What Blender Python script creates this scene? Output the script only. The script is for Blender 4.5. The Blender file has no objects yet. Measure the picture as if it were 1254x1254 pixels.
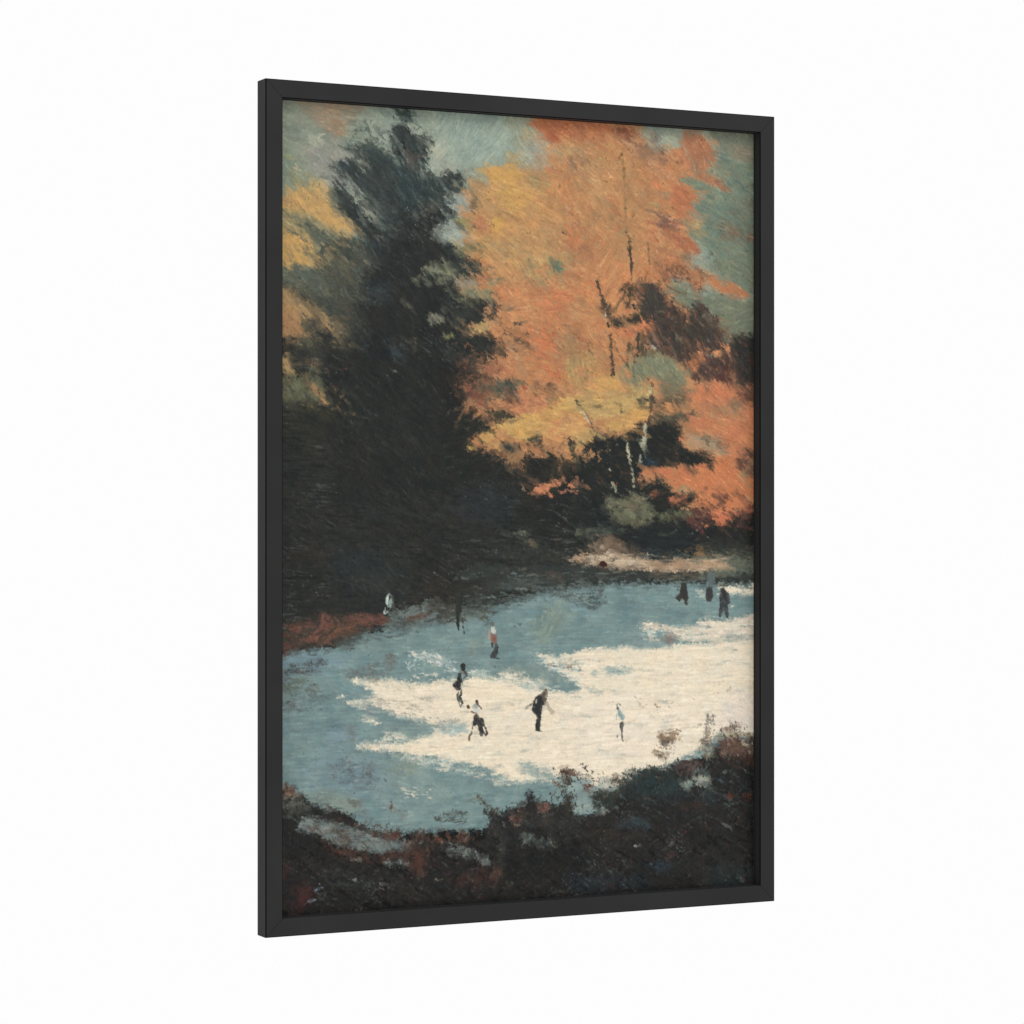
import bpy, math
import numpy as np

# ------------------------------------------------------------------ camera, world, light
scene = bpy.context.scene
YAW = 0.46314                       # how far the picture is turned away from the lens
PX, PZ, PD = 0.02268, 0.01018, 3.16853
FOC, SHY = 3387.1, 6.6351           # in pixels of the 1254 px wide photograph
FW, FH, FB, FD, FR = 0.65257, 0.94, 0.02008, 0.02427, 0.01502   # outer width/height, face, depth, recess (m)
EYE = 1.5

cam_d = bpy.data.cameras.new('camera')
cam = bpy.data.objects.new('camera', cam_d)
scene.collection.objects.link(cam)
cam.location = (0, 0, EYE)
cam.rotation_euler = (math.radians(90), 0, 0)
cam_d.sensor_width = 36.0
cam_d.lens = FOC / 1254 * 36.0
cam_d.shift_y = SHY / 1254.0
cam_d.clip_start = 0.05
cam_d.clip_end = 200
scene.camera = cam

world = bpy.data.worlds.new('World')
scene.world = world
world.use_nodes = True
bg = world.node_tree.nodes['Background']
bg.inputs['Color'].default_value = (1.0, 1.0, 1.0, 1)
bg.inputs['Strength'].default_value = 0.985       # the seamless white studio surround

def area_light(name, loc, target, size, power):
    d = bpy.data.lights.new(name, 'AREA')
    d.shape = 'RECTANGLE'; d.size = size[0]; d.size_y = size[1]; d.energy = power
    o = bpy.data.objects.new(name, d)
    scene.collection.objects.link(o)
    o.location = loc
    dx, dy, dz = (target[i] - loc[i] for i in range(3))
    o.rotation_euler = (math.atan2(math.hypot(dx, dy), -dz), 0, math.atan2(-dx, dy))
    return o
area_light('softbox', (PX + .75, PD - .75, EYE + 1.25), (PX, PD, EYE + .3), (.8, .5), 4.5)

scene.view_settings.view_transform = 'Standard'
scene.view_settings.look = 'None'
scene.view_settings.gamma = 1
scene.view_settings.exposure = 0
scene.view_settings.use_curve_mapping = False

# ------------------------------------------------------------------ the oil picture, painted stroke by stroke
NX, NY = 820, 1204                    # pigment samples across and down the canvas
OW, OH = FW - 2 * FB, FH - 2 * FB     # size of the opening

def to_canvas(pts):
    """points measured on the picture -> sample coordinates on the flat canvas"""
    p = np.asarray(pts, float).reshape(-1, 2)
    tx = (p[:, 0] - 627) / FOC; tz = -(p[:, 1] - 627 - SHY) / FOC
    c, s = math.cos(YAW), math.sin(YAW)
    # x = u*c - r*s + PX, y = u*s + r*c + PD, x = tx*y
    u = (tx * (FR * c + PD) + FR * s - PX) / (c - tx * s)
    y = u * s + FR * c + PD
    v = tz * y - PZ
    return np.stack([(u + OW / 2) / OW * NX, (OH / 2 - v) / OH * NY], 1)

rng = np.random.default_rng(11)
fx = np.fft.rfftfreq(NX)[None, :]; fy = np.fft.fftfreq(NY)[:, None]
def noise(sa, sb, ang=0.0):
    """band of noise, sa samples long along ang (degrees, clockwise), sb across"""
    w = np.fft.rfft2(rng.standard_normal((NY, NX)))
    a = math.radians(ang)
    u = fx * math.cos(a) + fy * math.sin(a); v = -fx * math.sin(a) + fy * math.cos(a)
    n = np.fft.irfft2(w * np.exp(-2 * math.pi ** 2 * ((u * sa) ** 2 + (v * sb) ** 2)), s=(NY, NX))
    n -= n.mean()
    return (n / n.std()).astype(np.float32)
ANG = [None, 0, 15, 30, 45, 60, 90, 120, 150, 165]
FINE = noise(.9, .9); MED = noise(2.2, 2.2); BIG = noise(6, 6); HUGE = noise(20, 20)
FINE2 = noise(.7, .7); MED2 = noise(3, 3)
RAG, STR = [], []
for a in ANG:
    if a is None:
        RAG.append(.55 * FINE + .75 * MED + .45 * BIG)
        STR.append(.5 * noise(5, .8, 30) + .5 * noise(4, .8, 150) + .5 * FINE)
    else:
        RAG.append(.9 * noise(6, .9, a) + .28 * MED + .25 * FINE + .55 * noise(16, 2.0, a))
        w = np.clip(.5 + 1.2 * noise(14, 14), 0, 1)
        STR.append(w * noise(6, .75, a - (14 if a else 4)) + (1 - w) * noise(6, .75, a + (14 if a else 4)) + .3 * noise(12, 1.5, a) + .35 * FINE)
for _l in (RAG, STR):
    for _i in range(len(_l)):
        _n = _l[_i] / _l[_i].std()
        _l[_i] = np.tanh(_n * .85) / .9 if _l is RAG else _n
FRG = [np.tanh(1.1 * (.7 * noise(1.6, .8, 40 if a is None else a) + .5 * FINE2 + .35 * MED2)) for a in ANG]
def ai(a):
    if a is None: return 0
    return 1 + min(range(len(ANG) - 1), key=lambda i: min(abs(ANG[i + 1] - a % 180), 180 - abs(ANG[i + 1] - a % 180)))

IMG = np.zeros((NY, NX, 3), np.float32)
DIR = np.zeros((NY, NX), np.int8)

def blur(m, s):
    if s < .3: return m
    r = int(s * 3 + 1); k = np.exp(-.5 * (np.arange(-r, r + 1) / s) ** 2); k = (k / k.sum()).astype(np.float32)
    p = np.pad(m, ((r, r), (0, 0)), 'edge'); m = sum(k[i] * p[i:i + m.shape[0]] for i in range(2 * r + 1))
    p = np.pad(m, ((0, 0), (r, r)), 'edge'); return sum(k[i] * p[:, i:i + m.shape[1]] for i in range(2 * r + 1))

def fill(q, x0, y0, w, h):
    m = np.zeros((h, w), np.float32)
    X = np.arange(w) + x0 + .5
    n = len(q)
    ax, ay = q[:, 0], q[:, 1]; bx, by = np.roll(ax, -1), np.roll(ay, -1)
    for j in range(h):
        y = y0 + j + .5
        s = (ay <= y) != (by <= y)
        if not s.any(): continue
        xs = ax[s] + (y - ay[s]) * (bx[s] - ax[s]) / (by[s] - ay[s])
        m[j] = (np.sum(xs[:, None] > X[None, :], 0) & 1)
    return m

def put(m, col, sl, a, o, c2, j):
    c = np.array(col, np.float32)
    if c2 is not None:
        w = np.clip(.5 + .8 * (.6 * MED2[sl] + .6 * STR[ai(a)][sl]), 0, 1)[..., None]
        c = c * (1 - w) + np.array(c2, np.float32) * w
    else:
        c = np.broadcast_to(c, m.shape + (3,))
    t = j * (1 - .55 * (max(col) > 200)) * (.5 * BIG[sl] + .5 * RAG[ai(a)][sl])
    c = c * (1 + t[..., None])
    m = (m * o)[..., None]
    IMG[sl] = IMG[sl] * (1 - m) + c * m
    if a is not None:
        d = DIR[sl]; d[m[..., 0] > .45] = ai(a)

def P(col, xy, e=2.5, r=.3, a=None, t=.5, o=1., c2=None, j=.05, k=.17, fr=.6):
    """a patch of paint: ragged edge r, edge width e, brush angle a, dryness t, opacity o, second tone c2"""
    q = to_canvas(xy)
    pad = int(e * 4 + 6)
    x0, y0 = np.maximum(np.floor(q.min(0)).astype(int) - pad, 0)
    x1, y1 = np.minimum(np.ceil(q.max(0)).astype(int) + pad, (NX, NY))
    if x1 <= x0 or y1 <= y0: return
    sl = (slice(y0, y1), slice(x0, x1))
    # keep the neighbourhood outside the canvas filled so that edges run off it
    m0 = fill(q, x0, y0, x1 - x0, y1 - y0)
    m = blur(m0, e); f0 = blur(m0, e + 1.5)
    v = m + r * RAG[ai(a)][sl] * np.clip(m * 4, 0, 1)
    m = np.clip((v - t + k) / (2 * k), 0, 1); m = m * m * (3 - 2 * m)
    if r > .2 and fr > 0:                                 # dry bristle marks beyond and inside the edge
        f = np.clip((blur(m0, e * 1.6 + 1.5) + .62 * FRG[ai(a)][sl] - .60) / .3, 0, 1)
        near = np.clip(4 * f0 * (1 - f0) * 1.2, 0, 1)
        m = m * (1 - fr * near) + np.minimum(f, 1) * fr * near
    put(m, col, sl, a, o, c2, j)

def E_(col, cx, cy, rx, ry, rot=0, **kw):
    t = np.linspace(0, 2 * math.pi, 17)[:-1]; c, s = math.cos(math.radians(rot)), math.sin(math.radians(rot))
    x = rx * np.cos(t); y = ry * np.sin(t)
    P(col, np.stack([cx + x * c - y * s, cy + x * s + y * c], 1), **kw)

def S(col, w, xy, o=1., r=.25, w2=None, k=.6):
    """one drawn stroke, w wide at its start and w2 at its end (picture pixels)"""
    q = to_canvas(xy); w2 = w if w2 is None else w2
    f = 1.3
    pad = int(max(w, w2) * f + 5)
    x0, y0 = np.maximum(np.floor(q.min(0)).astype(int) - pad, 0)
    x1, y1 = np.minimum(np.ceil(q.max(0)).astype(int) + pad, (NX, NY))
    if x1 <= x0 or y1 <= y0: return
    sl = (slice(y0, y1), slice(x0, x1))
    Y, X = np.mgrid[y0:y1, x0:x1].astype(np.float32) + .5
    seg = np.hypot(*(q[1:] - q[:-1]).T); tot = seg.sum() + 1e-6; acc = 0
    best = np.full(X.shape, -9., np.float32)
    for i in range(len(q) - 1):
        d = q[i + 1] - q[i]; L2 = (d ** 2).sum() + 1e-9
        u = np.clip(((X - q[i, 0]) * d[0] + (Y - q[i, 1]) * d[1]) / L2, 0, 1)
        dist = np.hypot(X - q[i, 0] - u * d[0], Y - q[i, 1] - u * d[1])
        ww = (w + (w2 - w) * (acc + u * seg[i]) / tot) * f / 2
        best = np.maximum(best, ww + .3 - dist); acc += seg[i]
    m = np.clip((best + r * 2 * RAG[0][sl]) / (2 * k) + .5, 0, 1)
    put(m, col, sl, None, o, None, .05)

DEFER = []
def L_(*a, **k):
    """a thin line kept back until the broad paint is down"""
    DEFER.append((a, k))

def D(cols, xy, n, L, w, a, ja=12, o=.8, seed=1, jc=.06):
    """many separate dabs laid inside a patch"""
    g = np.random.default_rng(seed)
    q = to_canvas(xy); lo, hi = q.min(0), q.max(0)
    got = 0; ax, ay = q[:, 0], q[:, 1]; bx, by = np.roll(ax, -1), np.roll(ay, -1)
    for _ in range(n * 12):
        if got >= n: break
        p = lo + (hi - lo) * g.random(2)
        s = (ay <= p[1]) != (by <= p[1])
        if not s.any() or not (np.sum((ax[s] + (p[1] - ay[s]) * (bx[s] - ax[s]) / (by[s] - ay[s])) > p[0]) & 1): continue
        got += 1
        l = L * (.5 + g.random()) * .65; ww = w * (.6 + .8 * g.random()) * .65
        t = math.radians(a + g.normal() * ja); c, sn = math.cos(t), math.sin(t)
        R = int(l + 5); xi, yi = int(p[0]), int(p[1])
        x0, x1, y0, y1 = max(xi - R, 0), min(xi + R + 1, NX), max(yi - R, 0), min(yi + R + 1, NY)
        if x1 <= x0 or y1 <= y0: continue
        sl = (slice(y0, y1), slice(x0, x1))
        Y, X = np.mgrid[y0:y1, x0:x1].astype(np.float32)
        dx, dy = X - p[0], Y - p[1]
        u = (dx * c + dy * sn) / l; v = (-dx * sn + dy * c) / ww
        m = np.clip(1.3 - (u * u + v * v) + .45 * RAG[ai(a)][sl], 0, 1)
        m = np.minimum(m * 1.5, 1)[..., None] * o
        col = np.array(cols[g.integers(len(cols))], np.float32) * (1 + jc * g.normal())
        IMG[sl] = IMG[sl] * (1 - m) + col * m

def smear(n, L, w, off, seed, o=.75, down=1.0):
    """small wet-in-wet dabs that carry the paint beside them along the brush direction"""
    g = np.random.default_rng(seed); src = IMG.copy()
    for _ in range(n):
        px, py = g.random() * NX, g.random() * NY * down
        k = DIR[int(py), int(px)]; a = ANG[k]
        t = math.radians(g.random() * 180 if a is None else a + g.normal() * (5 if a == 0 else 16))
        c, s = math.cos(t), math.sin(t); l = L * (.5 + g.random()); ww = w * (.6 + .7 * g.random())
        R = int(l + 3); xi, yi = int(px), int(py)
        x0, x1, y0, y1 = max(xi - R, 0), min(xi + R + 1, NX), max(yi - R, 0), min(yi + R + 1, NY)
        Y, X = np.mgrid[y0:y1, x0:x1].astype(np.float32); dx, dy = X - px, Y - py
        sl = (slice(y0, y1), slice(x0, x1))
        m = np.clip(1.2 - ((dx * c + dy * s) / l) ** 2 - ((-dx * s + dy * c) / ww) ** 2 + .45 * RAG[k][sl], 0, 1)
        m = np.minimum(m * 1.6, 1)[..., None] * o
        q = g.normal() * off
        cx, cy = int(min(max(px + q * c + g.normal() * off * .35, 0), NX - 1)), int(min(max(py + q * s + g.normal() * off * .35, 0), NY - 1))
        IMG[sl] = IMG[sl] * (1 - m) + src[cy, cx] * (1 + .035 * g.normal()) * m

def finish():
    """drag the wet paint along the brush direction, then lay bristle streaks, specks and painted glints"""
    global IMG
    for a, k in DEFER: S(*a, **k)
    I = IMG.copy()
    iy, ix = np.mgrid[0:NY, 0:NX]
    st = np.zeros((NY, NX), np.float32); rg = st.copy(); ca = st.copy(); sa = st.copy()
    for k, a in enumerate(ANG):
        m = DIR == k
        st[m] = STR[k][m]; rg[m] = RAG[k][m]
        if a is not None: ca[m] = math.cos(math.radians(a)); sa[m] = math.sin(math.radians(a))
        else:
            th = HUGE[m] * 1.5; ca[m] = np.cos(th); sa[m] = np.sin(th)
    d = st * .6 + rg * 1.0 + MED2 * .5
    xs = np.clip(np.rint(ix + d * ca + .95 * FINE), 0, NX - 1).astype(int)
    ys = np.clip(np.rint(iy + d * sa + .95 * FINE2), 0, NY - 1).astype(int)
    I = I[ys, xs] * .75 + I * .25
    G = I.mean(2, keepdims=True)
    I = G + (I - G) * (.84 + .1 * np.clip((G - 120) / 60, 0, 1)) + 2.0 * np.clip((70 - G) / 30, 0, 1)
    L = I.mean(2) / 255
    I = I * (1 + ((.019 * st + .013 * FINE + .006 * rg) * (1 - .45 * np.clip((I[..., 2] - I[..., 0] - 4) / 8, 0, 1) * (L > .4)) * (1 - .35 * (L > .7)))[..., None] * (1 + .9 * np.clip(.45 - L, 0, .4) * 2)[..., None])
    I = I * (1 + (.011 * noise(15, .75, 0) * (DIR == 1) * (L > .5))[..., None])
    hue = np.stack([BIG * 1.6 + MED2, -.3 * BIG + .8 * MED, -BIG * 1.8 - .6 * MED2], 2)
    I = I + hue * (.25 + .3 * np.clip(L * 2 - .2, 0, 1))[..., None]
    dark = np.clip((.36 - L) / .12, 0, 1)
    gl = np.clip((st + .4 * FINE2 + .9 * HUGE - 2.3) / .8, 0, 1.6) * dark
    I = I + gl[..., None] * np.array([10, 11, 10], np.float32)  # pale varnish glints painted into the dark pigment
    sp = np.clip((FINE + .5 * MED2 + .5 * HUGE - 3.6) / .5, 0, 1) * dark
    I = I + sp[..., None] * np.array([38, 40, 38], np.float32)
    lite = 1 - dark
    sc = np.clip((FINE2 * .8 + .9 * MED + .6 * BIG - 2.9) / .6, 0, 1) * lite * np.clip(.5 + HUGE, 0, 1) * (1 - .7 * (L > .7))
    I = I * (1 - .22 * sc[..., None])
    hl = np.clip((st - 1.6) / .8, 0, 1) * lite * np.clip((.72 - L) / .2, 0, 1)
    I = I + hl[..., None] * np.array([13, 13, 11], np.float32)
    h = st * .55 + rg * .35 + FINE * .3
    IMG = np.clip(I, 20, 250)
    return h

DK = (45, 47, 45); DK2 = (40, 41, 40); TEAL = (58, 70, 69); ICE = (118, 144, 146); SNOW = (239, 225, 199)
def picture():
    # ---- ground tones, back to front
    P((148, 158, 140), [330, 100, 940, 100, 940, 420, 330, 420], e=1, r=0, a=30, c2=(138, 150, 134))
    P((44, 46, 43), [330, 330, 600, 330, 700, 600, 940, 600, 940, 800, 330, 830], e=8, a=15, c2=(50, 51, 49))
    P((196, 138, 92), [650, 120, 775, 120, 800, 185, 870, 170, 895, 225, 850, 250, 850, 290, 860, 310, 820, 345, 930, 430, 940, 560, 940, 640, 760, 640, 560, 540, 560, 240, 600, 215, 655, 200], e=6, r=.3, a=30, c2=(188, 124, 80))
    # ---- sky, upper left
    P((142, 148, 128), [330, 100, 450, 100, 440, 240, 330, 250], e=12, a=15, c2=(132, 142, 122))
    P((152, 140, 118), [365, 120, 445, 125, 455, 140, 425, 152, 420, 172, 405, 172, 396, 158, 372, 148], e=6, a=15, o=.8, c2=(162, 134, 104))
    P((160, 128, 98), [392, 128, 420, 131, 418, 140, 396, 140], e=3, a=0, o=.7)
    P((166, 122, 92), [396, 154, 408, 158, 406, 163, 396, 162], e=2, a=0, o=.8)
    P((164, 130, 100), [402, 140, 425, 150, 418, 172, 411, 174, 408, 160], e=4, a=30, o=.7)
    P((150, 146, 134), [370, 178, 420, 172, 440, 195, 430, 230, 400, 235, 375, 208], e=7, a=30, o=.85, c2=(140, 143, 132))
    P((128, 142, 122), [335, 190, 360, 195, 370, 215, 366, 232, 335, 242], e=5, a=60, o=.9)
    P((134, 146, 132), [382, 158, 396, 160, 396, 172, 384, 172], e=4, a=90, o=.7)
    P((150, 162, 148), [438, 138, 486, 140, 484, 170, 470, 168, 450, 162], e=7, a=120, o=.7, c2=(142, 154, 138))
    S((222, 212, 186), 1.6, [393, 166, 391, 173], w2=1.0); S((215, 205, 178), 1.5, [388, 174, 387, 177])
    S((210, 190, 160), 1.6, [362, 207, 367, 209]); S((150, 150, 110), 3, [351, 192, 359, 195], r=.5)
    S((148, 160, 158), 1.1, [389, 132, 390, 150, 394, 160], o=.6)
    # ---- sky between the pine and the maple
    P((150, 164, 148), [530, 130, 640, 130, 648, 180, 620, 195, 590, 208, 570, 215, 545, 210, 530, 200], e=6, a=120, c2=(144, 160, 146))
    P((166, 168, 148), [520, 175, 545, 165, 552, 205, 540, 212, 525, 205], e=6, a=120, o=.8)
    P((156, 150, 134), [545, 200, 568, 203, 572, 216, 552, 216], e=4, o=.7)
    P((158, 152, 124), [618, 140, 660, 145, 655, 190, 628, 190], e=6, a=60, o=.7, c2=(150, 154, 130))
    P((180, 148, 98), [640, 160, 652, 162, 650, 176, 640, 178], e=4, o=.6)
    P((178, 142, 88), [621, 188, 640, 190, 630, 206, 619, 204], e=3, o=.8)
    P((158, 148, 108), [330, 236, 410, 236, 440, 290, 430, 330, 330, 330], e=6, a=45, c2=(134, 132, 100))
    # ---- left golden leaves
    P((196, 154, 96), [330, 240, 350, 240, 362, 232, 376, 226, 393, 224, 404, 232, 409, 245, 416, 256, 424, 266, 434, 276, 441, 286, 425, 289, 412, 287, 398, 280, 386, 268, 374, 264, 362, 262, 350, 258, 330, 262], e=3, r=.35, a=45, c2=(206, 162, 98))
    P((196, 140, 92), [335, 245, 356, 238, 362, 250, 335, 256], e=3, a=30, o=.7)
    P((170, 150, 112), [376, 222, 396, 222, 408, 235, 416, 255, 408, 252], e=4, a=45, o=.6)
    P((150, 142, 100), [352, 212, 386, 215, 392, 224, 366, 232, 348, 240], e=4, a=45, r=.45, o=.7)
    P((206, 160, 96), [380, 248, 402, 250, 424, 272, 436, 284, 420, 286, 400, 276], e=3, a=30, o=.6)
    P((170, 152, 102), [330, 262, 352, 262, 372, 274, 382, 290, 368, 292, 330, 282], e=6, a=45, o=.8)
    P((207, 163, 92), [330, 275, 356, 276, 374, 284, 384, 296, 394, 312, 404, 324, 406, 332, 384, 330, 362, 326, 330, 332], e=3, r=.3, a=45, c2=(200, 154, 92))
    P((164, 146, 96), [330, 282, 348, 286, 356, 300, 346, 318, 330, 318], e=4, r=.6, a=45, o=.5, t=.65)
    P((98, 104, 86), [362, 258, 374, 264, 388, 276, 398, 284, 408, 288, 432, 290, 446, 296, 440, 306, 420, 312, 414, 322, 400, 318, 392, 306, 382, 290, 370, 272], e=3, r=.4, a=45, c2=(76, 84, 76))
    P((86, 92, 80), [398, 290, 446, 296, 462, 320, 452, 345, 424, 322, 408, 316], e=4, a=30, c2=(62, 68, 62))
    P((160, 138, 98), [403, 298, 416, 306, 420, 314, 440, 318, 436, 326, 420, 322, 406, 316], e=3, r=.4, a=30, o=.7)
    # below the gold: slate, tan and brown
    P((118, 122, 98), [330, 326, 362, 326, 400, 330, 412, 334, 440, 330, 448, 352, 440, 372, 420, 374, 400, 370, 378, 360, 352, 350, 330, 344], e=4, r=.3, a=30, c2=(100, 106, 90))
    P((92, 104, 92), [368, 330, 386, 332, 396, 342, 380, 348, 362, 342], e=4, a=30, o=.8)
    P((150, 132, 96), [400, 326, 420, 322, 430, 338, 430, 350, 414, 346, 405, 336], e=4, a=45, o=.7, c2=(160, 124, 88))
    P((196, 164, 112), [384, 318, 400, 322, 411, 334, 400, 334, 392, 328], e=2, a=45, o=.7)
    S((225, 215, 180), 1.1, [405, 325, 413, 332], o=.8); S((205, 180, 130), 1.1, [396, 326, 409, 336], o=.6)
    P((168, 124, 88), [369, 344, 380, 344, 378, 349, 370, 349], e=2, r=.5, o=.8)
    P((154, 136, 98), [390, 352, 412, 354, 432, 362, 420, 366, 400, 360], e=3, r=.5, a=15, o=.7)
    P((76, 82, 76), [360, 350, 384, 358, 404, 366, 428, 372, 442, 390, 460, 400, 446, 412, 430, 400, 416, 390, 396, 380, 384, 372, 372, 362], e=4, a=30, r=.35, c2=(58, 64, 60))
    P((178, 140, 92), [330, 346, 348, 350, 360, 356, 372, 364, 384, 372, 398, 382, 410, 390, 422, 394, 431, 400, 433, 408, 428, 416, 418, 420, 412, 430, 408, 422, 408, 410, 398, 408, 386, 412, 378, 416, 370, 412, 358, 414, 346, 416, 330, 412], e=2.5, r=.42, a=45, c2=(164, 132, 90))
    P((182, 128, 84), [330, 378, 350, 380, 368, 386, 372, 398, 362, 410, 330, 414], e=5, a=90, o=.6)
    P((186, 146, 96), [330, 350, 352, 354, 366, 366, 352, 376, 330, 372], e=4, a=30, o=.6)
    P((60, 62, 58), [372, 392, 386, 390, 392, 398, 402, 404, 392, 412, 378, 410, 368, 406], e=2, r=.5, c2=(90, 86, 70))
    P((110, 104, 78), [350, 416, 376, 412, 398, 410, 396, 424, 378, 430, 358, 426], e=5, r=.4, o=.7, a=15)
    P((52, 52, 48), [330, 414, 352, 414, 352, 432, 330, 432], e=3, r=.5); P((150, 110, 76), [352, 416, 372, 420, 366, 430, 350, 424], e=2, r=.6, t=.65, o=.8)
    P((56, 58, 54), [356, 430, 396, 422, 404, 470, 376, 462, 362, 450], e=5, r=.4)
    P((176, 144, 96), [330, 430, 346, 434, 357, 433, 360, 446, 364, 458, 361, 466, 352, 462, 346, 456, 330, 452], e=2, r=.4, a=60, c2=(160, 134, 92))
    P((160, 120, 82), [378, 436, 390, 440, 390, 454, 376, 450], e=3, r=.8, t=.7, o=.6, a=90)
    P((108, 112, 84), [330, 462, 352, 464, 368, 458, 384, 458, 398, 470, 408, 488, 402, 498, 386, 492, 372, 498, 350, 494, 330, 500], e=4, r=.4, c2=(92, 92, 72), a=60)
    P((170, 136, 90), [330, 464, 346, 464, 348, 472, 330, 472], e=2, o=.8)
    P((168, 128, 86), [376, 464, 386, 468, 392, 478, 400, 488, 406, 494, 398, 498, 388, 488, 380, 478], e=2, r=.45, a=60)
    P((150, 112, 76), [398, 470, 408, 476, 410, 484, 402, 480], e=2, r=.6, o=.8)
    P((90, 82, 60), [376, 496, 396, 500, 404, 508, 390, 512, 378, 504], e=3, r=.6, o=.7)
    P((146, 118, 76), [405, 500, 416, 508, 424, 520, 433, 526, 437, 532, 428, 528, 416, 520, 408, 510], e=2, r=.6, a=45, t=.55, o=.85)
    P((60, 58, 46), [340, 500, 420, 505, 420, 550, 350, 545], e=12, o=.5, a=15)

    # ---- the great pine: outline
    P((60, 70, 67), [484, 134, 502, 134, 512, 144, 500, 150, 492, 148, 486, 144], e=2, r=.6, a=45)
    P(DK, [480, 158, 488, 152, 500, 156, 508, 164, 514, 170, 528, 168, 532, 176, 526, 188, 516, 192, 510, 196, 500, 192, 492, 180, 486, 170], e=2, r=.55, c2=TEAL, a=45)
    P((78, 86, 80), [512, 166, 530, 168, 532, 178, 526, 186, 512, 180], e=2.5, r=.7, t=.6, o=.9)
    P(DK, [476, 170, 496, 168, 516, 180, 530, 184, 526, 196, 518, 204, 522, 214, 500, 212, 488, 198], e=3, r=.55, a=60, c2=TEAL)
    D([(50, 58, 57), (64, 74, 70)], [442, 150, 470, 160, 500, 196, 470, 196, 440, 184, 430, 190, 420, 184], 70, 6, 1.1, 60, 35, seed=110, o=.75)
    P((112, 96, 84), [500, 190, 516, 188, 512, 205, 504, 212, 496, 200], e=3, r=.4, o=.8); S((70, 56, 48), 2, [512, 194, 507, 207], r=.6)
    P(TEAL, [432, 188, 444, 186, 440, 178, 452, 176, 466, 182, 478, 188, 492, 192, 498, 204, 510, 208, 522, 214, 540, 222, 552, 240, 548, 262, 540, 285, 556, 305, 560, 330, 530, 350, 500, 350, 470, 345, 452, 330, 440, 300, 452, 280, 470, 262, 458, 242, 446, 226, 440, 214, 452, 212, 440, 198], e=3.5, r=.4, a=45, c2=(52, 60, 58))
    P((84, 94, 86), [446, 170, 462, 178, 478, 186, 492, 196, 470, 192, 450, 186], e=3, r=.6, t=.55, a=45, o=.7)
    for q in ([447, 150, 453, 162], [455, 168, 470, 178], [476, 182, 470, 174], [418, 180, 430, 184], [450, 152, 455, 166], [436, 182, 430, 186]): S((96, 104, 94), 1.2, q, r=.8, o=.8)
    P((52, 64, 66), [409, 200, 418, 197, 432, 200, 442, 206, 452, 220, 466, 230, 480, 246, 470, 256, 456, 244, 444, 234, 434, 228, 424, 216, 416, 208], e=2, r=.4, a=45, c2=(62, 74, 74))
    P((100, 104, 94), [398, 198, 410, 200, 418, 208, 414, 216, 402, 206], e=3, r=.6, a=45, t=.6)
    P((118, 116, 104), [404, 208, 418, 214, 428, 230, 418, 236, 406, 222], e=4, r=.5, a=45, o=.6)
    P((142, 134, 118), [436, 194, 448, 198, 456, 208, 454, 214, 444, 208, 436, 202], e=2.5, r=.4, a=45, o=.75)
    P((96, 94, 84), [436, 204, 452, 212, 464, 224, 456, 226, 444, 216], e=3, a=45, o=.7)
    P((140, 142, 128), [408, 212, 420, 212, 434, 226, 448, 240, 462, 258, 478, 272, 474, 280, 458, 268, 446, 250, 432, 240, 416, 232, 406, 224], e=4, r=.35, a=45, c2=(126, 130, 120))
    P((100, 114, 108), [440, 230, 452, 238, 470, 250, 490, 262, 496, 278, 480, 284, 470, 274, 456, 256], e=4, r=.35, a=45, o=.85, c2=(80, 94, 90))
    P((156, 148, 128), [448, 252, 456, 258, 462, 268, 454, 266, 446, 260], e=2.5, r=.5, o=.8)
    P((56, 66, 66), [412, 228, 424, 232, 432, 244, 440, 250, 446, 262, 462, 276, 480, 290, 484, 306, 462, 306, 448, 290, 436, 280, 426, 268, 414, 260, 408, 248, 412, 240], e=2.5, r=.45, a=45, c2=(48, 52, 52))
    P((94, 100, 84), [404, 240, 420, 242, 428, 262, 436, 276, 422, 270, 410, 256], e=4, r=.5, a=45, o=.7)
    P((46, 48, 46), [420, 250, 436, 252, 452, 264, 462, 284, 452, 292, 436, 276, 424, 262], e=4, a=45, o=.7)
    # right limbs against the sky
    P(DK, [536, 218, 546, 216, 550, 208, 556, 214, 566, 210, 572, 218, 564, 222, 570, 230, 566, 240, 558, 238, 552, 248, 544, 250, 532, 246], e=2, r=.55, c2=TEAL)
    P((58, 68, 66), [574, 246, 582, 240, 590, 246, 588, 258, 580, 260, 575, 254], e=2, r=.55, a=60)
    P(DK, [530, 252, 548, 250, 560, 256, 562, 266, 552, 274, 540, 280, 528, 274], e=2, r=.5, c2=TEAL)
    P((100, 112, 102), [548, 266, 562, 262, 566, 276, 556, 288, 544, 284], e=4, r=.4, o=.6)
    P((150, 160, 146), [544, 240, 560, 238, 574, 246, 574, 262, 562, 262, 548, 252], e=3, r=.4, c2=(128, 140, 130))
    P((154, 160, 146), [530, 274, 544, 276, 556, 272, 570, 282, 570, 296, 556, 298, 544, 296, 532, 294], e=3, r=.4, c2=(126, 134, 122))
    P((58, 68, 66), [528, 290, 544, 290, 556, 298, 570, 302, 576, 318, 560, 330, 540, 318, 526, 308], e=2.5, r=.5, c2=DK)
    P((162, 136, 88), [562, 272, 580, 262, 590, 290, 610, 296, 598, 306, 576, 296], e=4, r=.4, o=.7)
    P((116, 108, 76), [560, 300, 582, 296, 598, 302, 594, 312, 574, 310], e=2, r=.8, t=.6)
    P((156, 146, 100), [558, 304, 580, 308, 582, 316, 564, 318, 556, 312], e=3, r=.5, o=.7)
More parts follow.
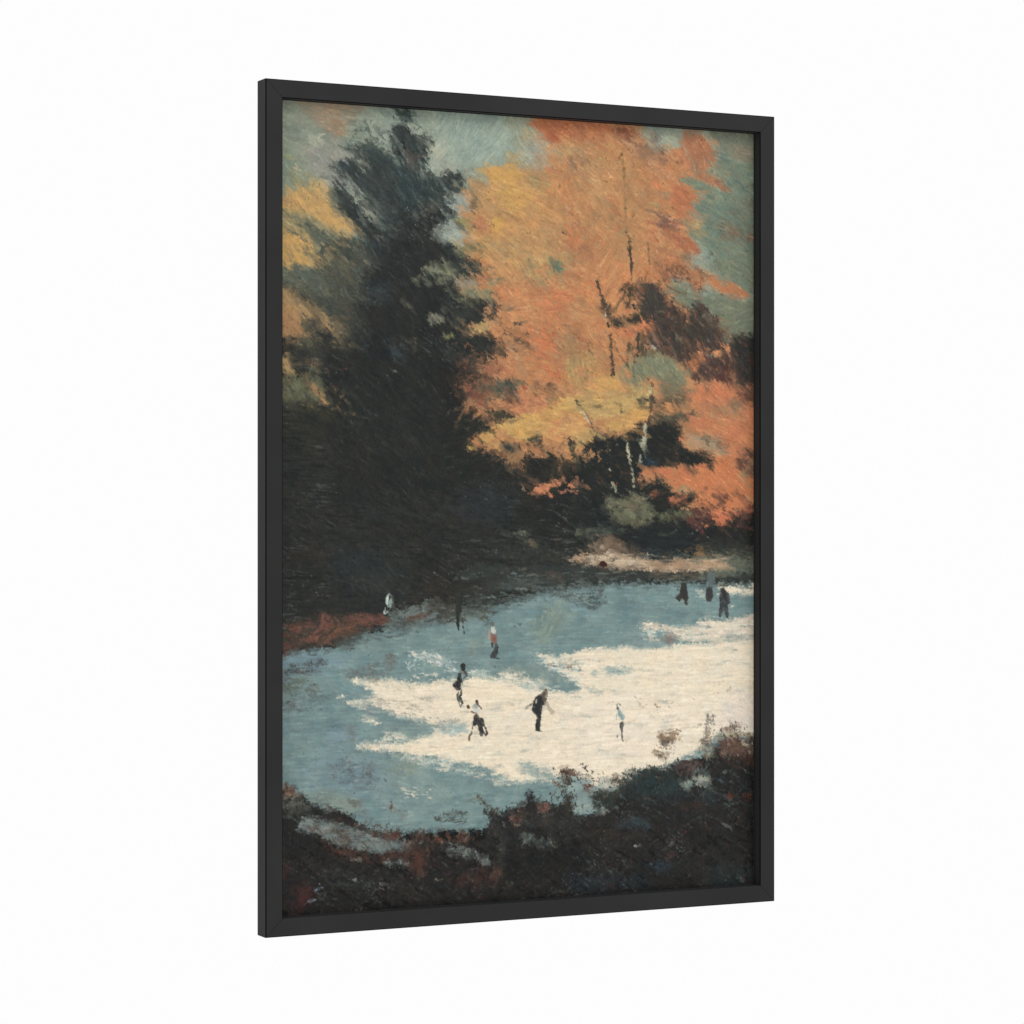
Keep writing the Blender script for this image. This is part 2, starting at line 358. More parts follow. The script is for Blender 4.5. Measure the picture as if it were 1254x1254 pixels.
    # ---- pine body
    P(DK, [470, 300, 500, 250, 530, 232, 545, 262, 540, 300, 560, 318, 580, 318, 592, 326, 582, 340, 560, 346, 562, 362, 575, 372, 592, 366, 611, 366, 610, 384, 598, 394, 584, 396, 566, 402, 564, 412, 590, 408, 604, 420, 606, 436, 590, 446, 574, 456, 580, 468, 596, 480, 570, 490, 566, 506, 580, 520, 560, 600, 420, 620, 400, 540, 410, 500, 396, 462, 400, 430, 432, 428, 442, 410, 436, 390, 446, 370, 436, 352, 452, 340, 456, 320], e=3.5, r=.4, a=45, c2=(42, 44, 43))
    P((50, 62, 64), [480, 215, 515, 214, 535, 232, 530, 262, 505, 280, 480, 262], e=9, a=45, o=.7)
    P((48, 56, 58), [466, 260, 500, 250, 498, 300, 470, 310], e=8, a=30, o=.6)
    P((46, 48, 47), [490, 265, 530, 262, 540, 300, 530, 380, 480, 380, 470, 320], e=8, a=45, o=.85)
    P((76, 80, 70), [505, 245, 528, 246, 530, 264, 512, 268], e=5, r=.8, t=.62, o=.6)
    P((112, 114, 100), [516, 256, 524, 256, 522, 266, 516, 264], e=2, r=.8, t=.6, o=.7)
    P((138, 138, 124), [528, 248, 538, 246, 540, 258, 534, 262], e=3, r=.6, o=.8)
    P((134, 138, 124), [528, 292, 534, 278, 542, 272, 546, 292, 540, 298], e=3, r=.5)
    P((104, 92, 86), [452, 290, 468, 286, 480, 294, 470, 300, 456, 298], e=3, r=.7, t=.6, o=.7); P((140, 140, 126), [461, 288, 472, 290, 470, 294, 463, 294], e=1.5, r=.8, t=.6, o=.8)
    P((96, 100, 86), [428, 312, 452, 306, 470, 318, 462, 332, 442, 330], e=6, r=.6, t=.6, a=30, o=.7)
    P((60, 72, 74), [446, 340, 480, 345, 476, 375, 448, 370], e=8, a=15, o=.7)
    P((140, 100, 74), [415, 368, 428, 372, 434, 382, 424, 382, 416, 376], e=2.5, r=.5, o=.85, a=45)
    P((134, 110, 78), [430, 382, 438, 386, 436, 388, 428, 384], e=1.5, r=.6, o=.7)
    NE = [(50, 56, 55), (58, 68, 66), (46, 48, 46), (70, 80, 76)]
    D(NE, [482, 134, 504, 134, 512, 150, 524, 162, 534, 174, 528, 190, 514, 198, 516, 212, 496, 212, 488, 190, 474, 168, 480, 154], 90, 6, 1.5, 50, 35, seed=80)
    D(NE, [428, 182, 450, 166, 480, 180, 500, 200, 530, 208, 570, 208, 576, 226, 560, 244, 530, 240, 500, 210, 460, 200], 130, 6, 1.3, 50, 35, seed=81)
    D(NE, [402, 196, 440, 196, 480, 240, 480, 300, 440, 290, 404, 250, 408, 226], 120, 12, 1.6, 42, 10, seed=82, o=.7)
    D([(136, 136, 120), (112, 116, 106), (96, 104, 98)], [420, 210, 450, 222, 486, 262, 490, 290, 460, 270, 430, 240], 60, 12, 1.3, 42, 10, seed=83, o=.6)
    D([(120, 118, 102), (96, 100, 90), (76, 82, 76)], [440, 196, 500, 206, 530, 250, 520, 300, 480, 290, 450, 220], 60, 9, 1.2, 42, 14, seed=84, o=.45)
    D([(196, 156, 100), (176, 146, 100), (110, 112, 92)], [350, 240, 400, 226, 440, 284, 400, 330, 350, 330], 150, 12, 1.3, 42, 10, seed=85, o=.6)
    D([(92, 98, 84), (76, 84, 76), (150, 136, 100)], [350, 258, 400, 286, 450, 296, 450, 340, 400, 330, 350, 290], 110, 12, 1.4, 40, 10, seed=86, o=.65)
    D([(130, 132, 104), (96, 104, 90), (84, 92, 84), (150, 130, 96)], [346, 326, 430, 330, 446, 372, 400, 372, 346, 350], 110, 12, 1.3, 25, 8, seed=87, o=.65)
    D([(64, 68, 62), (84, 84, 72), (140, 116, 82), (54, 56, 52)], [360, 356, 430, 366, 460, 400, 440, 430, 400, 430, 346, 436, 346, 400, 400, 396], 130, 7, 1.5, 45, 30, seed=88, o=.7)
    D([(60, 60, 54), (120, 104, 72), (84, 84, 66), (150, 120, 80)], [346, 440, 400, 450, 436, 500, 436, 534, 400, 510, 346, 500], 120, 6, 1.5, 50, 30, seed=89, o=.65)
    D([(56, 56, 48), (60, 64, 58)], [346, 490, 440, 500, 460, 600, 346, 600], 110, 12, 1.2, 15, 12, seed=90, o=.5)
    D([(62, 66, 64), (58, 60, 58), (66, 64, 58)], [346, 600, 600, 560, 640, 640, 560, 700, 346, 720], 220, 11, 1.1, 25, 20, seed=91, o=.5)
    D(NE, [530, 208, 580, 208, 592, 250, 576, 300, 606, 330, 560, 340, 540, 300], 100, 5, 1.4, 50, 50, seed=92, o=.8)
    D([(150, 156, 142), (128, 136, 124)], [536, 236, 576, 236, 574, 300, 540, 300], 40, 4, 1.3, 50, 50, seed=93, o=.7)
    D([(66, 76, 74), (60, 70, 70), (84, 92, 84)], [480, 210, 540, 216, 540, 280, 490, 300, 460, 260], 90, 10, 1.5, 45, 20, seed=94, o=.5)
    P((50, 58, 57), [430, 206, 452, 208, 480, 232, 500, 262, 490, 290, 466, 270, 446, 246], e=7, a=45, o=.45)
    D([(54, 62, 60), (66, 74, 70), (48, 52, 50)], [410, 200, 470, 200, 500, 260, 480, 300, 430, 280, 410, 240], 110, 13, 2.2, 42, 12, seed=130, o=.6)
    P((70, 76, 68), [346, 330, 430, 330, 446, 360, 440, 400, 400, 400, 360, 380], e=12, a=30, o=.35)
    P((58, 60, 54), [400, 296, 450, 300, 452, 430, 410, 430, 420, 380, 390, 350], e=10, a=40, o=.55, r=.5)
    D([(56, 60, 56), (72, 78, 70), (88, 92, 80)], [380, 290, 450, 290, 450, 440, 400, 440, 400, 360, 370, 330], 150, 12, 2, 38, 14, seed=131, o=.6)
    D([(52, 53, 50), (66, 66, 56)], [350, 410, 440, 400, 450, 520, 400, 520, 350, 500], 90, 9, 2.4, 40, 30, seed=132, o=.5)
    D([(58, 62, 60), (54, 58, 54), (66, 70, 66)], [450, 300, 540, 300, 560, 440, 560, 560, 430, 560, 430, 430], 240, 12, 1.8, 30, 25, seed=133, o=.45)
    D([(150, 158, 146), (140, 148, 134), (148, 146, 132)], [470, 138, 488, 138, 486, 166, 500, 186, 480, 182, 460, 168], 22, 5, 1.2, 55, 30, seed=180, o=.8)
    D([(150, 160, 146), (156, 160, 144)], [514, 192, 530, 182, 548, 196, 548, 208, 528, 206], 22, 5, 1.4, 50, 30, seed=181, o=.85)
    D([(176, 148, 104), (140, 130, 100)], [404, 252, 426, 262, 446, 284, 436, 292, 410, 280], 22, 9, 1.3, 42, 8, seed=182, o=.7)
    # light gaps inside the crown
    P((134, 136, 108), [501, 347, 512, 340, 520, 326, 530, 322, 546, 326, 560, 330, 562, 338, 542, 336, 526, 336, 514, 346, 503, 347], e=1.5, r=.4, c2=(112, 116, 94))
    P((142, 140, 116), [524, 388, 532, 384, 540, 388, 546, 392, 538, 396, 528, 396], e=1.6, r=.6, t=.55)
    P((122, 124, 104), [536, 346, 546, 344, 548, 352, 540, 352], e=2, r=.6, o=.8)
    P((110, 112, 92), [492, 368, 502, 372, 506, 380, 498, 376], e=1.5, r=.9, t=.65); P((110, 100, 78), [500, 412, 512, 416, 510, 424, 502, 420], e=1.5, r=.9, t=.68)
    P((66, 76, 80), [478, 418, 498, 424, 498, 446, 482, 440], e=5, r=.7, t=.62, a=30, o=.8)
    S((110, 112, 104), 1, [480, 454, 486, 456], r=.6); S((120, 70, 62), 2.2, [421, 451, 425, 453], r=.6); S((110, 110, 100), 1.3, [475, 460, 476, 463], r=.6)
    P((120, 112, 78), [442, 410, 448, 412, 446, 420, 442, 418], e=2, r=.6, o=.6)
    # ---- pine, right limbs against the maple
    P((138, 140, 108), [540, 318, 560, 326, 566, 340, 556, 348, 540, 346], e=5, r=.4, o=.8, c2=(100, 104, 84))
    P((58, 64, 60), [552, 318, 578, 320, 592, 326, 584, 334, 566, 336, 554, 332], e=3, r=.5)
    P((154, 142, 126), [556, 346, 572, 340, 586, 344, 584, 352, 570, 354, 556, 354], e=3, r=.4, c2=(136, 130, 112))
    P((200, 128, 86), [584, 342, 592, 338, 600, 340, 598, 346, 592, 350, 585, 346], e=1.3, r=.35)
    P((118, 126, 100), [598, 342, 612, 340, 608, 352, 600, 352], e=2.5, r=.4); S((80, 86, 72), 2, [611, 343, 620, 341], r=.6); S((84, 84, 68), 2.2, [590, 332, 599, 331], r=.6)
    P((112, 122, 98), [560, 360, 578, 354, 600, 356, 606, 366, 590, 370, 574, 374, 562, 372], e=3, r=.35, c2=(128, 130, 98))
    P(DK, [540, 358, 556, 352, 562, 364, 552, 372, 540, 376], e=2.5, r=.4, c2=(48, 54, 54))
    P((100, 112, 92), [540, 380, 552, 372, 562, 372, 556, 380, 542, 390], e=2.5, r=.4, o=.8)
    P((50, 56, 54), [546, 388, 560, 376, 574, 368, 590, 364, 596, 370, 604, 366, 610, 368, 609, 382, 602, 390, 592, 396, 576, 398, 560, 404, 544, 402], e=2, r=.45, c2=DK)
    P((196, 140, 96), [598, 374, 604, 374, 602, 384, 596, 388, 590, 386, 594, 380], e=1.5, r=.8, t=.6, o=.85)
    P((188, 158, 104), [568, 404, 580, 400, 594, 396, 608, 390, 612, 398, 598, 406, 584, 412, 572, 412], e=2.2, r=.35, c2=(170, 142, 94))
    P((150, 144, 92), [542, 410, 552, 407, 564, 410, 556, 416, 544, 417], e=1.8, r=.4)
    P(DK, [545, 420, 572, 412, 598, 410, 606, 418, 604, 434, 590, 444, 560, 446, 545, 440], e=2.5, r=.4, a=30, c2=(52, 56, 52))
    for q, w in (([632, 398, 641, 396], 3.5), ([618, 410, 632, 409], 2.6), ([633, 417, 646, 421], 6), ([600, 410, 606, 416], 4), ([606, 420, 617, 427], 4), ([604, 430, 622, 436], 3.5), ([612, 422, 622, 420], 2), ([644, 404, 646, 414], 1.2), ([627, 428, 634, 430], 3)):
        S((74, 68, 56), w, q, r=.9, w2=w * .7)
    P((150, 106, 76), [612, 404, 640, 404, 648, 420, 640, 432, 612, 434], e=3, r=.8, t=.6, o=.5)
    P((196, 116, 82), [592, 448, 600, 444, 606, 450, 602, 460, 594, 460], e=2, r=.4); P((176, 116, 84), [600, 440, 630, 440, 640, 462, 610, 466, 600, 456], e=5, r=.45, o=.7)
    D([(52, 56, 54), (62, 66, 60)], [548, 356, 614, 360, 616, 400, 640, 400, 650, 424, 610, 446, 590, 460, 570, 480, 560, 440], 130, 6, 1.6, 150, 40, seed=95, o=.85)
    D([(196, 132, 90), (180, 120, 80)], [596, 370, 620, 370, 640, 420, 620, 440, 600, 460, 596, 430], 40, 5, 1.4, 150, 40, seed=96, o=.8)
    P(DK2, [540, 446, 572, 446, 584, 456, 602, 460, 590, 468, 576, 468, 568, 480, 566, 500, 572, 520, 540, 540], e=3, r=.4)
    P((74, 78, 68), [574, 444, 590, 440, 592, 456, 578, 458], e=3, r=.5, o=.6)
    P((158, 88, 66), [568, 468, 576, 466, 580, 474, 590, 484, 604, 492, 600, 500, 586, 496, 574, 486], e=2, r=.5, c2=(140, 80, 64)); P((190, 116, 80), [569, 470, 574, 466, 577, 474, 572, 480], e=1.5, r=.5)
    P((86, 98, 84), [580, 474, 604, 468, 618, 466, 634, 464, 638, 480, 628, 488, 606, 486, 590, 482], e=3, r=.4, c2=(66, 72, 64))
    P((122, 136, 112), [596, 474, 606, 474, 606, 481, 598, 481], e=2, r=.5, o=.7)
    P((190, 122, 86), [610, 496, 626, 492, 640, 484, 672, 488, 676, 504, 660, 510, 636, 508, 612, 508], e=3, r=.4, c2=(198, 132, 90))
    P((160, 64, 52), [640, 472, 648, 474, 646, 480, 640, 478], e=1.5, o=.8)
    P((90, 62, 52), [622, 488, 632, 490, 638, 496, 630, 498, 622, 494], e=1.5, r=.7, t=.55)
    P((104, 78, 60), [654, 474, 672, 470, 684, 474, 676, 480, 660, 480], e=2, r=.8, t=.6); P((130, 112, 80), [668, 484, 684, 482, 682, 494, 672, 496], e=3, r=.6, o=.7)
    P((62, 62, 52), [600, 504, 616, 500, 626, 506, 636, 508, 632, 514, 610, 516, 590, 520], e=2, r=.7, t=.5)
    # ---- the maple: colour patches
    P((188, 112, 74), [650, 144, 740, 150, 760, 158, 740, 176, 700, 174, 680, 182, 670, 172, 655, 162], e=4, r=.3, a=30, c2=(178, 104, 68))
    P((176, 92, 62), [668, 162, 688, 166, 684, 176, 672, 180, 666, 172], e=3, o=.8)
    P((164, 148, 124), [644, 176, 660, 164, 672, 172, 676, 192, 664, 210, 650, 204, 640, 192], e=4, r=.4, o=.85, c2=(146, 152, 138))
    P((140, 156, 146), [646, 182, 656, 176, 660, 188, 650, 196], e=3, o=.7); P((140, 154, 140), [634, 196, 646, 198, 654, 208, 644, 208], e=2.5, r=.5, o=.7)
    P((196, 162, 112), [672, 182, 690, 174, 716, 182, 720, 192, 700, 194, 690, 204, 676, 200], e=4, r=.5, o=.7, a=30)
    P((203, 154, 92), [585, 208, 600, 204, 634, 202, 640, 212, 634, 220, 626, 224, 640, 232, 662, 236, 668, 242, 650, 246, 636, 258, 628, 264, 614, 264, 610, 254, 612, 238, 604, 226, 596, 214], e=2.5, r=.35, a=30, c2=(196, 150, 90))
    P((210, 160, 84), [612, 240, 630, 238, 640, 246, 630, 260, 618, 262, 612, 254], e=3, o=.7)
    P((164, 142, 96), [636, 222, 650, 206, 668, 212, 676, 226, 664, 234, 650, 232], e=4, r=.5, o=.8, c2=(150, 142, 100))
    P((150, 134, 100), [635, 244, 655, 246, 664, 256, 650, 260, 638, 254], e=3, r=.7, t=.58, o=.6)
    P((184, 138, 92), [576, 216, 598, 216, 606, 236, 606, 262, 590, 262, 586, 240, 574, 236], e=4, r=.4, o=.8, c2=(166, 132, 98))
    P((206, 158, 86), [597, 268, 612, 266, 622, 270, 616, 282, 604, 284, 600, 278], e=1.8, r=.35)
    P((192, 118, 82), [580, 268, 596, 266, 602, 280, 594, 286, 580, 280], e=2.5, r=.4); P((152, 148, 92), [560, 270, 576, 266, 578, 280, 568, 286, 560, 278], e=2.5, r=.45)
    P((190, 134, 84), [570, 282, 600, 284, 612, 292, 596, 296, 572, 294], e=3, o=.8)
    E_((126, 132, 104), 609, 301, 5, 5, r=.4, e=2, o=.8); E_((128, 132, 102), 633, 307, 5, 5, r=.4, e=2, o=.8); E_((140, 134, 108), 619, 289, 4, 3, r=.4, e=2, o=.7)
    P((186, 142, 94), [596, 296, 640, 280, 680, 300, 660, 330, 620, 324], e=8, a=30, o=.6)
    P((200, 146, 102), [640, 280, 680, 272, 700, 292, 670, 300, 645, 294], e=4, a=30, r=.4, o=.6)
    P((200, 122, 80), [682, 222, 704, 218, 706, 250, 712, 272, 720, 290, 700, 296, 690, 276, 684, 250], e=5, a=60, o=.7)
    P((198, 148, 102), [700, 178, 740, 200, 750, 250, 720, 240, 700, 210, 680, 196], e=9, a=45, o=.6)
    P((126, 100, 84), [694, 192, 704, 196, 704, 214, 697, 210], e=1.5, r=.8, t=.6); S((134, 106, 86), 1.5, [700, 214, 706, 226, 710, 234], r=.8, o=.7)
    P((150, 104, 78), [708, 190, 722, 196, 714, 206], e=2, r=.9, t=.65); P((132, 96, 76), [723, 260, 732, 260, 732, 272, 724, 270], e=1.8, r=.7, t=.58)
    P((196, 108, 72), [694, 276, 724, 284, 740, 296, 740, 316, 700, 314, 690, 296], e=7, a=165, o=.6)
    P((164, 148, 100), [640, 314, 668, 310, 690, 306, 712, 320, 700, 330, 690, 344, 660, 350, 646, 346], e=5, r=.45, o=.75, a=60, c2=(180, 144, 98))
    P((104, 120, 96), [670, 316, 682, 316, 690, 330, 690, 338, 680, 334, 674, 326], e=1.8, r=.4)
    P((120, 128, 104), [662, 344, 668, 344, 668, 350, 662, 350], e=2, r=.5, o=.6)
    P((204, 120, 80), [646, 356, 690, 350, 720, 352, 704, 380, 690, 392, 660, 388, 650, 372], e=8, a=0, o=.6)
    P((204, 116, 76), [645, 400, 676, 396, 690, 420, 684, 450, 700, 452, 696, 464, 680, 470, 664, 450, 650, 430], e=6, a=30, o=.7)
    P((208, 140, 94), [612, 360, 650, 356, 660, 390, 640, 404, 616, 392], e=8, a=0, o=.5)
    P((160, 126, 88), [678, 408, 700, 404, 712, 416, 708, 434, 688, 436, 680, 424], e=4, r=.5, a=30, o=.75)
    P((168, 140, 92), [700, 434, 724, 428, 736, 450, 722, 470, 700, 474, 688, 466, 690, 452], e=4, r=.45, a=90, o=.85, c2=(178, 146, 90))
    P((170, 130, 88), [700, 366, 720, 362, 728, 380, 712, 396, 700, 384], e=5, r=.5, o=.6); S((120, 84, 64), 1.2, [719, 420, 722, 431], r=.7)
    P((208, 146, 88), [720, 440, 744, 452, 746, 468, 722, 472], e=4, o=.7)
    # yellow sweep under the maple
    P((207, 157, 92), [722, 476, 726, 466, 738, 460, 756, 456, 764, 468, 758, 480, 736, 482], e=2.5, r=.35)
    P((186, 152, 98), [690, 486, 722, 480, 770, 480, 800, 488, 798, 504, 770, 512, 730, 514, 700, 510], e=4, r=.3, a=0, c2=(196, 162, 102))
    P((192, 158, 100), [756, 488, 786, 484, 800, 488, 796, 502, 768, 500], e=3, a=15, o=.7)
    P((208, 159, 93), [770, 502, 800, 498, 796, 514, 780, 522, 770, 530, 752, 532, 738, 528, 740, 516, 764, 510], e=3, r=.35, a=0)
    P((208, 159, 90), [578, 530, 600, 524, 622, 514, 640, 508, 664, 504, 680, 494, 692, 486, 704, 485, 712, 494, 706, 502, 690, 508, 676, 524, 664, 536, 652, 542, 636, 542, 620, 534, 612, 528], e=2, r=.42, a=15, c2=(206, 164, 98))
    P((206, 140, 92), [664, 510, 690, 508, 720, 512, 726, 530, 716, 548, 700, 556, 690, 548, 666, 542, 662, 528], e=4, r=.4, a=15, c2=(210, 162, 100))
    P((205, 165, 90), [586, 532, 600, 527, 609, 530, 606, 538, 596, 544, 588, 540], e=1.5, r=.45); P((198, 152, 88), [604, 538, 612, 540, 610, 550, 604, 550], e=1.3, r=.5)
    P((150, 138, 76), [566, 546, 578, 544, 582, 550, 572, 554, 560, 556], e=1.8, r=.7, t=.55); P((186, 152, 88), [571, 546, 578, 546, 578, 552, 572, 552], e=1.3, r=.5)
    P((214, 140, 92), [642, 546, 650, 545, 650, 552, 643, 553], e=1.5, r=.4)
    P((150, 114, 78), [620, 552, 640, 550, 640, 566, 624, 578, 620, 574], e=2.5, r=.55, a=120, o=.85)
    P((54, 62, 58), [612, 540, 626, 542, 640, 546, 640, 554, 620, 556, 614, 552], e=2, r=.5)
    P((56, 58, 52), [652, 528, 664, 530, 662, 544, 652, 550, 648, 540], e=2.5, r=.6, t=.55)
    P((198, 144, 92), [666, 540, 690, 542, 704, 548, 702, 562, 690, 562, 676, 560, 664, 554], e=2.5, r=.6, c2=(150, 110, 76))
    P((180, 150, 96), [704, 530, 724, 520, 736, 528, 724, 546, 708, 552], e=3, r=.4, o=.8)
    P((206, 146, 94), [710, 556, 722, 546, 724, 556, 734, 556, 734, 564, 718, 564, 710, 562], e=1.5, r=.6)
    P((112, 100, 72), [668, 574, 690, 570, 700, 578, 684, 588, 668, 586], e=3, r=.9, t=.62, a=90, o=.8)
    P((44, 45, 43), [640, 560, 664, 556, 700, 566, 730, 570, 740, 640, 640, 640], e=4, r=.35)
    P((60, 58, 48), [676, 566, 700, 562, 712, 584, 690, 590, 672, 584], e=4, r=.7, t=.55, o=.8)
    S((58, 58, 48), 3.2, [697, 538, 702, 554, 708, 574], w2=4.5, r=.4); S((150, 130, 90), 1, [700, 546, 705, 566], o=.6, r=.6)
    S((60, 60, 50), 1.2, [704, 488, 712, 500, 718, 508, 727, 527], r=.5, o=.8); S((200, 196, 170), 1.4, [711, 503, 716, 508, 722, 520], r=.5, w2=2); S((190, 168, 120), 1.1, [705, 478, 712, 480, 720, 484], r=.5)
    D([(56, 58, 50), (48, 50, 47), (84, 76, 56)], [570, 516, 620, 504, 640, 506, 640, 516, 600, 524, 600, 546, 640, 552, 640, 570, 570, 556], 70, 5, 1.8, 160, 40, seed=97)
    D([(204, 156, 92), (190, 150, 90)], [566, 530, 600, 524, 650, 540, 640, 552, 580, 552], 30, 4, 1.5, 160, 40, seed=98)
    D([(206, 162, 100), (192, 146, 92), (200, 150, 82)], [600, 520, 680, 490, 780, 484, 800, 510, 720, 530, 640, 540], 120, 9, 1.4, 165, 14, seed=99, o=.6)
    D([(50, 52, 46), (44, 46, 43)], [716, 530, 760, 524, 800, 512, 812, 520, 790, 536, 730, 550], 46, 5, 2, 100, 40, seed=100)

    # ---- right: sky, maroon crown, orange boughs
    P((152, 84, 62), [750, 154, 776, 158, 776, 168, 772, 178, 764, 178, 756, 170, 750, 164], e=3, r=.4, c2=(130, 76, 60))
    P((160, 122, 94), [770, 168, 790, 176, 812, 186, 824, 196, 808, 206, 790, 200, 774, 190, 764, 182], e=5, r=.5, o=.85, c2=(150, 108, 80))
    P((152, 158, 138), [780, 158, 800, 160, 806, 186, 798, 184, 790, 174], e=3, r=.5, c2=(144, 150, 130)); P((154, 160, 138), [806, 162, 836, 162, 832, 176, 822, 184, 812, 176], e=3, r=.45)
    P((120, 100, 88), [796, 164, 808, 166, 808, 184, 802, 182], e=2, r=.8, t=.6, o=.7); P((110, 84, 72), [808, 196, 818, 200, 812, 204], e=1.8, r=.7, o=.7)
    P((184, 122, 84), [836, 160, 864, 164, 874, 182, 880, 200, 872, 208, 860, 214, 846, 214, 830, 204, 826, 190, 834, 178], e=4, r=.35, a=60, c2=(174, 112, 78))
    P((208, 158, 118), [788, 190, 798, 194, 812, 208, 820, 224, 812, 222, 800, 208], e=3, r=.6, a=45, t=.55, o=.6)
    P((128, 130, 108), [864, 160, 940, 160, 940, 200, 900, 206, 880, 192, 872, 178], e=4, r=.35, a=30, c2=(116, 124, 104))
    P((134, 120, 100), [890, 180, 935, 176, 935, 200, 900, 204], e=6, o=.6, a=15)
    P((112, 130, 112), [878, 196, 886, 186, 898, 196, 940, 200, 940, 340, 880, 330, 862, 306, 846, 292, 836, 284, 842, 282, 860, 278, 850, 262, 848, 248, 866, 242, 888, 232, 880, 222, 866, 216, 862, 206, 872, 204], e=2.5, r=.35, a=30, c2=(122, 130, 108))
    P((104, 126, 116), [878, 190, 886, 187, 892, 198, 884, 200], e=2, o=.7)
    P((182, 118, 80), [852, 210, 864, 214, 878, 220, 888, 228, 898, 236, 884, 236, 872, 228, 860, 222, 850, 218], e=1.6, r=.4, a=30, c2=(170, 112, 80))
    P((116, 134, 112), [828, 220, 838, 217, 852, 218, 862, 224, 876, 230, 888, 240, 900, 248, 888, 256, 870, 250, 860, 242, 848, 232, 836, 226], e=1.8, r=.35, a=15, c2=(122, 136, 114))
    P((186, 114, 76), [824, 222, 834, 226, 846, 234, 856, 238, 862, 245, 850, 244, 850, 256, 838, 268, 826, 264, 818, 248], e=3, r=.4, a=30)
    P((122, 124, 104), [812, 238, 820, 236, 820, 248, 814, 248], e=2, r=.7, t=.55, o=.7)
    P((126, 126, 104), [880, 250, 935, 240, 935, 280, 900, 270], e=9, r=.4, a=30, o=.7)
    P((146, 128, 104), [836, 258, 856, 256, 866, 270, 850, 274, 836, 270], e=3, r=.5, o=.7)
    P((186, 146, 94), [832, 270, 846, 268, 862, 272, 860, 280, 848, 282, 836, 278], e=1.8, r=.45)
    P((176, 150, 98), [792, 248, 808, 252, 812, 264, 800, 266, 792, 258], e=3, r=.6, o=.7)
    P((112, 84, 74), [800, 274, 812, 270, 814, 262, 820, 264, 824, 272, 834, 272, 832, 280, 816, 282, 804, 280], e=1.6, r=.6, t=.52)
    P((164, 96, 70), [812, 280, 830, 280, 838, 292, 848, 300, 862, 308, 852, 314, 838, 310, 824, 300], e=3, r=.4, a=30, c2=(182, 112, 76))
    P((100, 98, 80), [870, 276, 900, 276, 935, 282, 935, 300, 905, 300, 880, 288], e=5, r=.6, t=.55, a=30, o=.75, c2=(136, 96, 74)); P((90, 92, 76), [902, 240, 926, 246, 930, 262, 908, 254], e=3, r=.7, t=.58, a=45, o=.7)
    P((104, 104, 86), [832, 306, 848, 310, 850, 322, 836, 324], e=3, r=.6, o=.7); S((84, 92, 78), 1.4, [872, 296, 872, 312], r=.7, o=.7)
    P((192, 126, 82), [796, 300, 820, 310, 842, 322, 866, 332, 880, 340, 900, 350, 915, 360, 900, 364, 880, 356, 862, 352, 850, 356, 830, 345, 800, 340], e=3, r=.5, a=30, c2=(168, 116, 80))
    P((202, 136, 88), [730, 300, 790, 300, 800, 330, 790, 360, 780, 382, 760, 388, 740, 380, 726, 350], e=7, o=.6, a=120)
    P((108, 78, 62), [806, 328, 826, 322, 842, 330, 846, 342, 832, 348, 812, 344], e=4, r=.7, t=.56, c2=(128, 88, 66))
    P((116, 126, 102), [814, 350, 830, 346, 848, 356, 862, 362, 880, 360, 900, 366, 940, 368, 940, 420, 912, 414, 890, 410, 880, 396, 870, 384, 856, 386, 840, 380, 826, 372], e=2.5, r=.4, a=15, c2=(124, 128, 104))
    P((186, 120, 76), [876, 344, 900, 350, 918, 360, 912, 368, 894, 362, 878, 356], e=2.5, r=.6, o=.8)
    P((112, 70, 56), [842, 346, 860, 352, 866, 358, 850, 358], e=2, r=.7, o=.7)
    P((74, 64, 58), [786, 346, 806, 350, 814, 362, 826, 374, 840, 384, 852, 380, 854, 372, 864, 372, 870, 384, 884, 388, 880, 398, 890, 412, 900, 424, 940, 420, 940, 474, 906, 474, 880, 474, 866, 470, 850, 470, 838, 452, 820, 440, 806, 436, 792, 422, 790, 400, 782, 386, 788, 366], e=2.5, r=.45, a=60, c2=(84, 66, 60))
    P((56, 58, 54), [780, 372, 806, 362, 812, 376, 806, 400, 790, 404, 780, 390], e=5, a=60, o=.7); P((64, 60, 54), [820, 396, 870, 384, 880, 404, 860, 420, 830, 420], e=7, o=.7, a=45)
    P((118, 124, 102), [880, 390, 890, 382, 935, 376, 935, 416, 905, 414, 892, 410], e=4, r=.4, o=.9, a=165)
    P((132, 132, 100), [824, 412, 832, 410, 836, 418, 828, 422], e=2, r=.5)
    P((116, 120, 98), [876, 408, 896, 408, 898, 426, 886, 420], e=2, r=.6, t=.55, o=.8); P((190, 120, 84), [812, 368, 820, 370, 824, 378, 816, 374], e=2, r=.6, t=.55, o=.8)
    P((50, 51, 48), [896, 410, 940, 410, 940, 470, 905, 470, 898, 440], e=4, r=.4, c2=(60, 56, 50))
    P((212, 142, 92), [870, 434, 876, 429, 884, 429, 884, 434, 876, 438], e=1, r=.4); P((212, 140, 92), [885, 424, 890, 422, 893, 428, 892, 432, 887, 430], e=1, r=.4)
    S((120, 134, 122), 2, [862, 437, 874, 436], r=.5); S((200, 130, 92), 1.5, [856, 433, 864, 434], r=.6)
    P((188, 116, 74), [844, 438, 852, 432, 862, 438, 870, 446, 860, 446, 856, 454, 848, 458, 842, 450], e=1.8, r=.55, c2=(168, 104, 70)); P((182, 112, 80), [876, 450, 892, 448, 890, 456, 880, 458], e=1.6, r=.55)
    P((92, 58, 52), [880, 444, 892, 446, 900, 456, 892, 470, 874, 466, 884, 456], e=3, r=.5); P((48, 56, 52), [900, 450, 918, 454, 914, 466, 902, 462], e=3, o=.7); S((96, 54, 48), 2.2, [894, 434, 899, 438], r=.6)
    M1 = [610, 240, 700, 170, 760, 160, 830, 200, 850, 300, 800, 380, 760, 440, 700, 480, 600, 500, 590, 400, 610, 340]
    D([(204, 150, 108), (198, 140, 94), (208, 160, 116)], M1, 260, 6, 1.1, 35, 30, seed=30, o=.6)
    D([(168, 104, 72), (150, 96, 70), (176, 116, 76)], M1, 420, 6, 1.4, 40, 35, seed=31, o=.6)
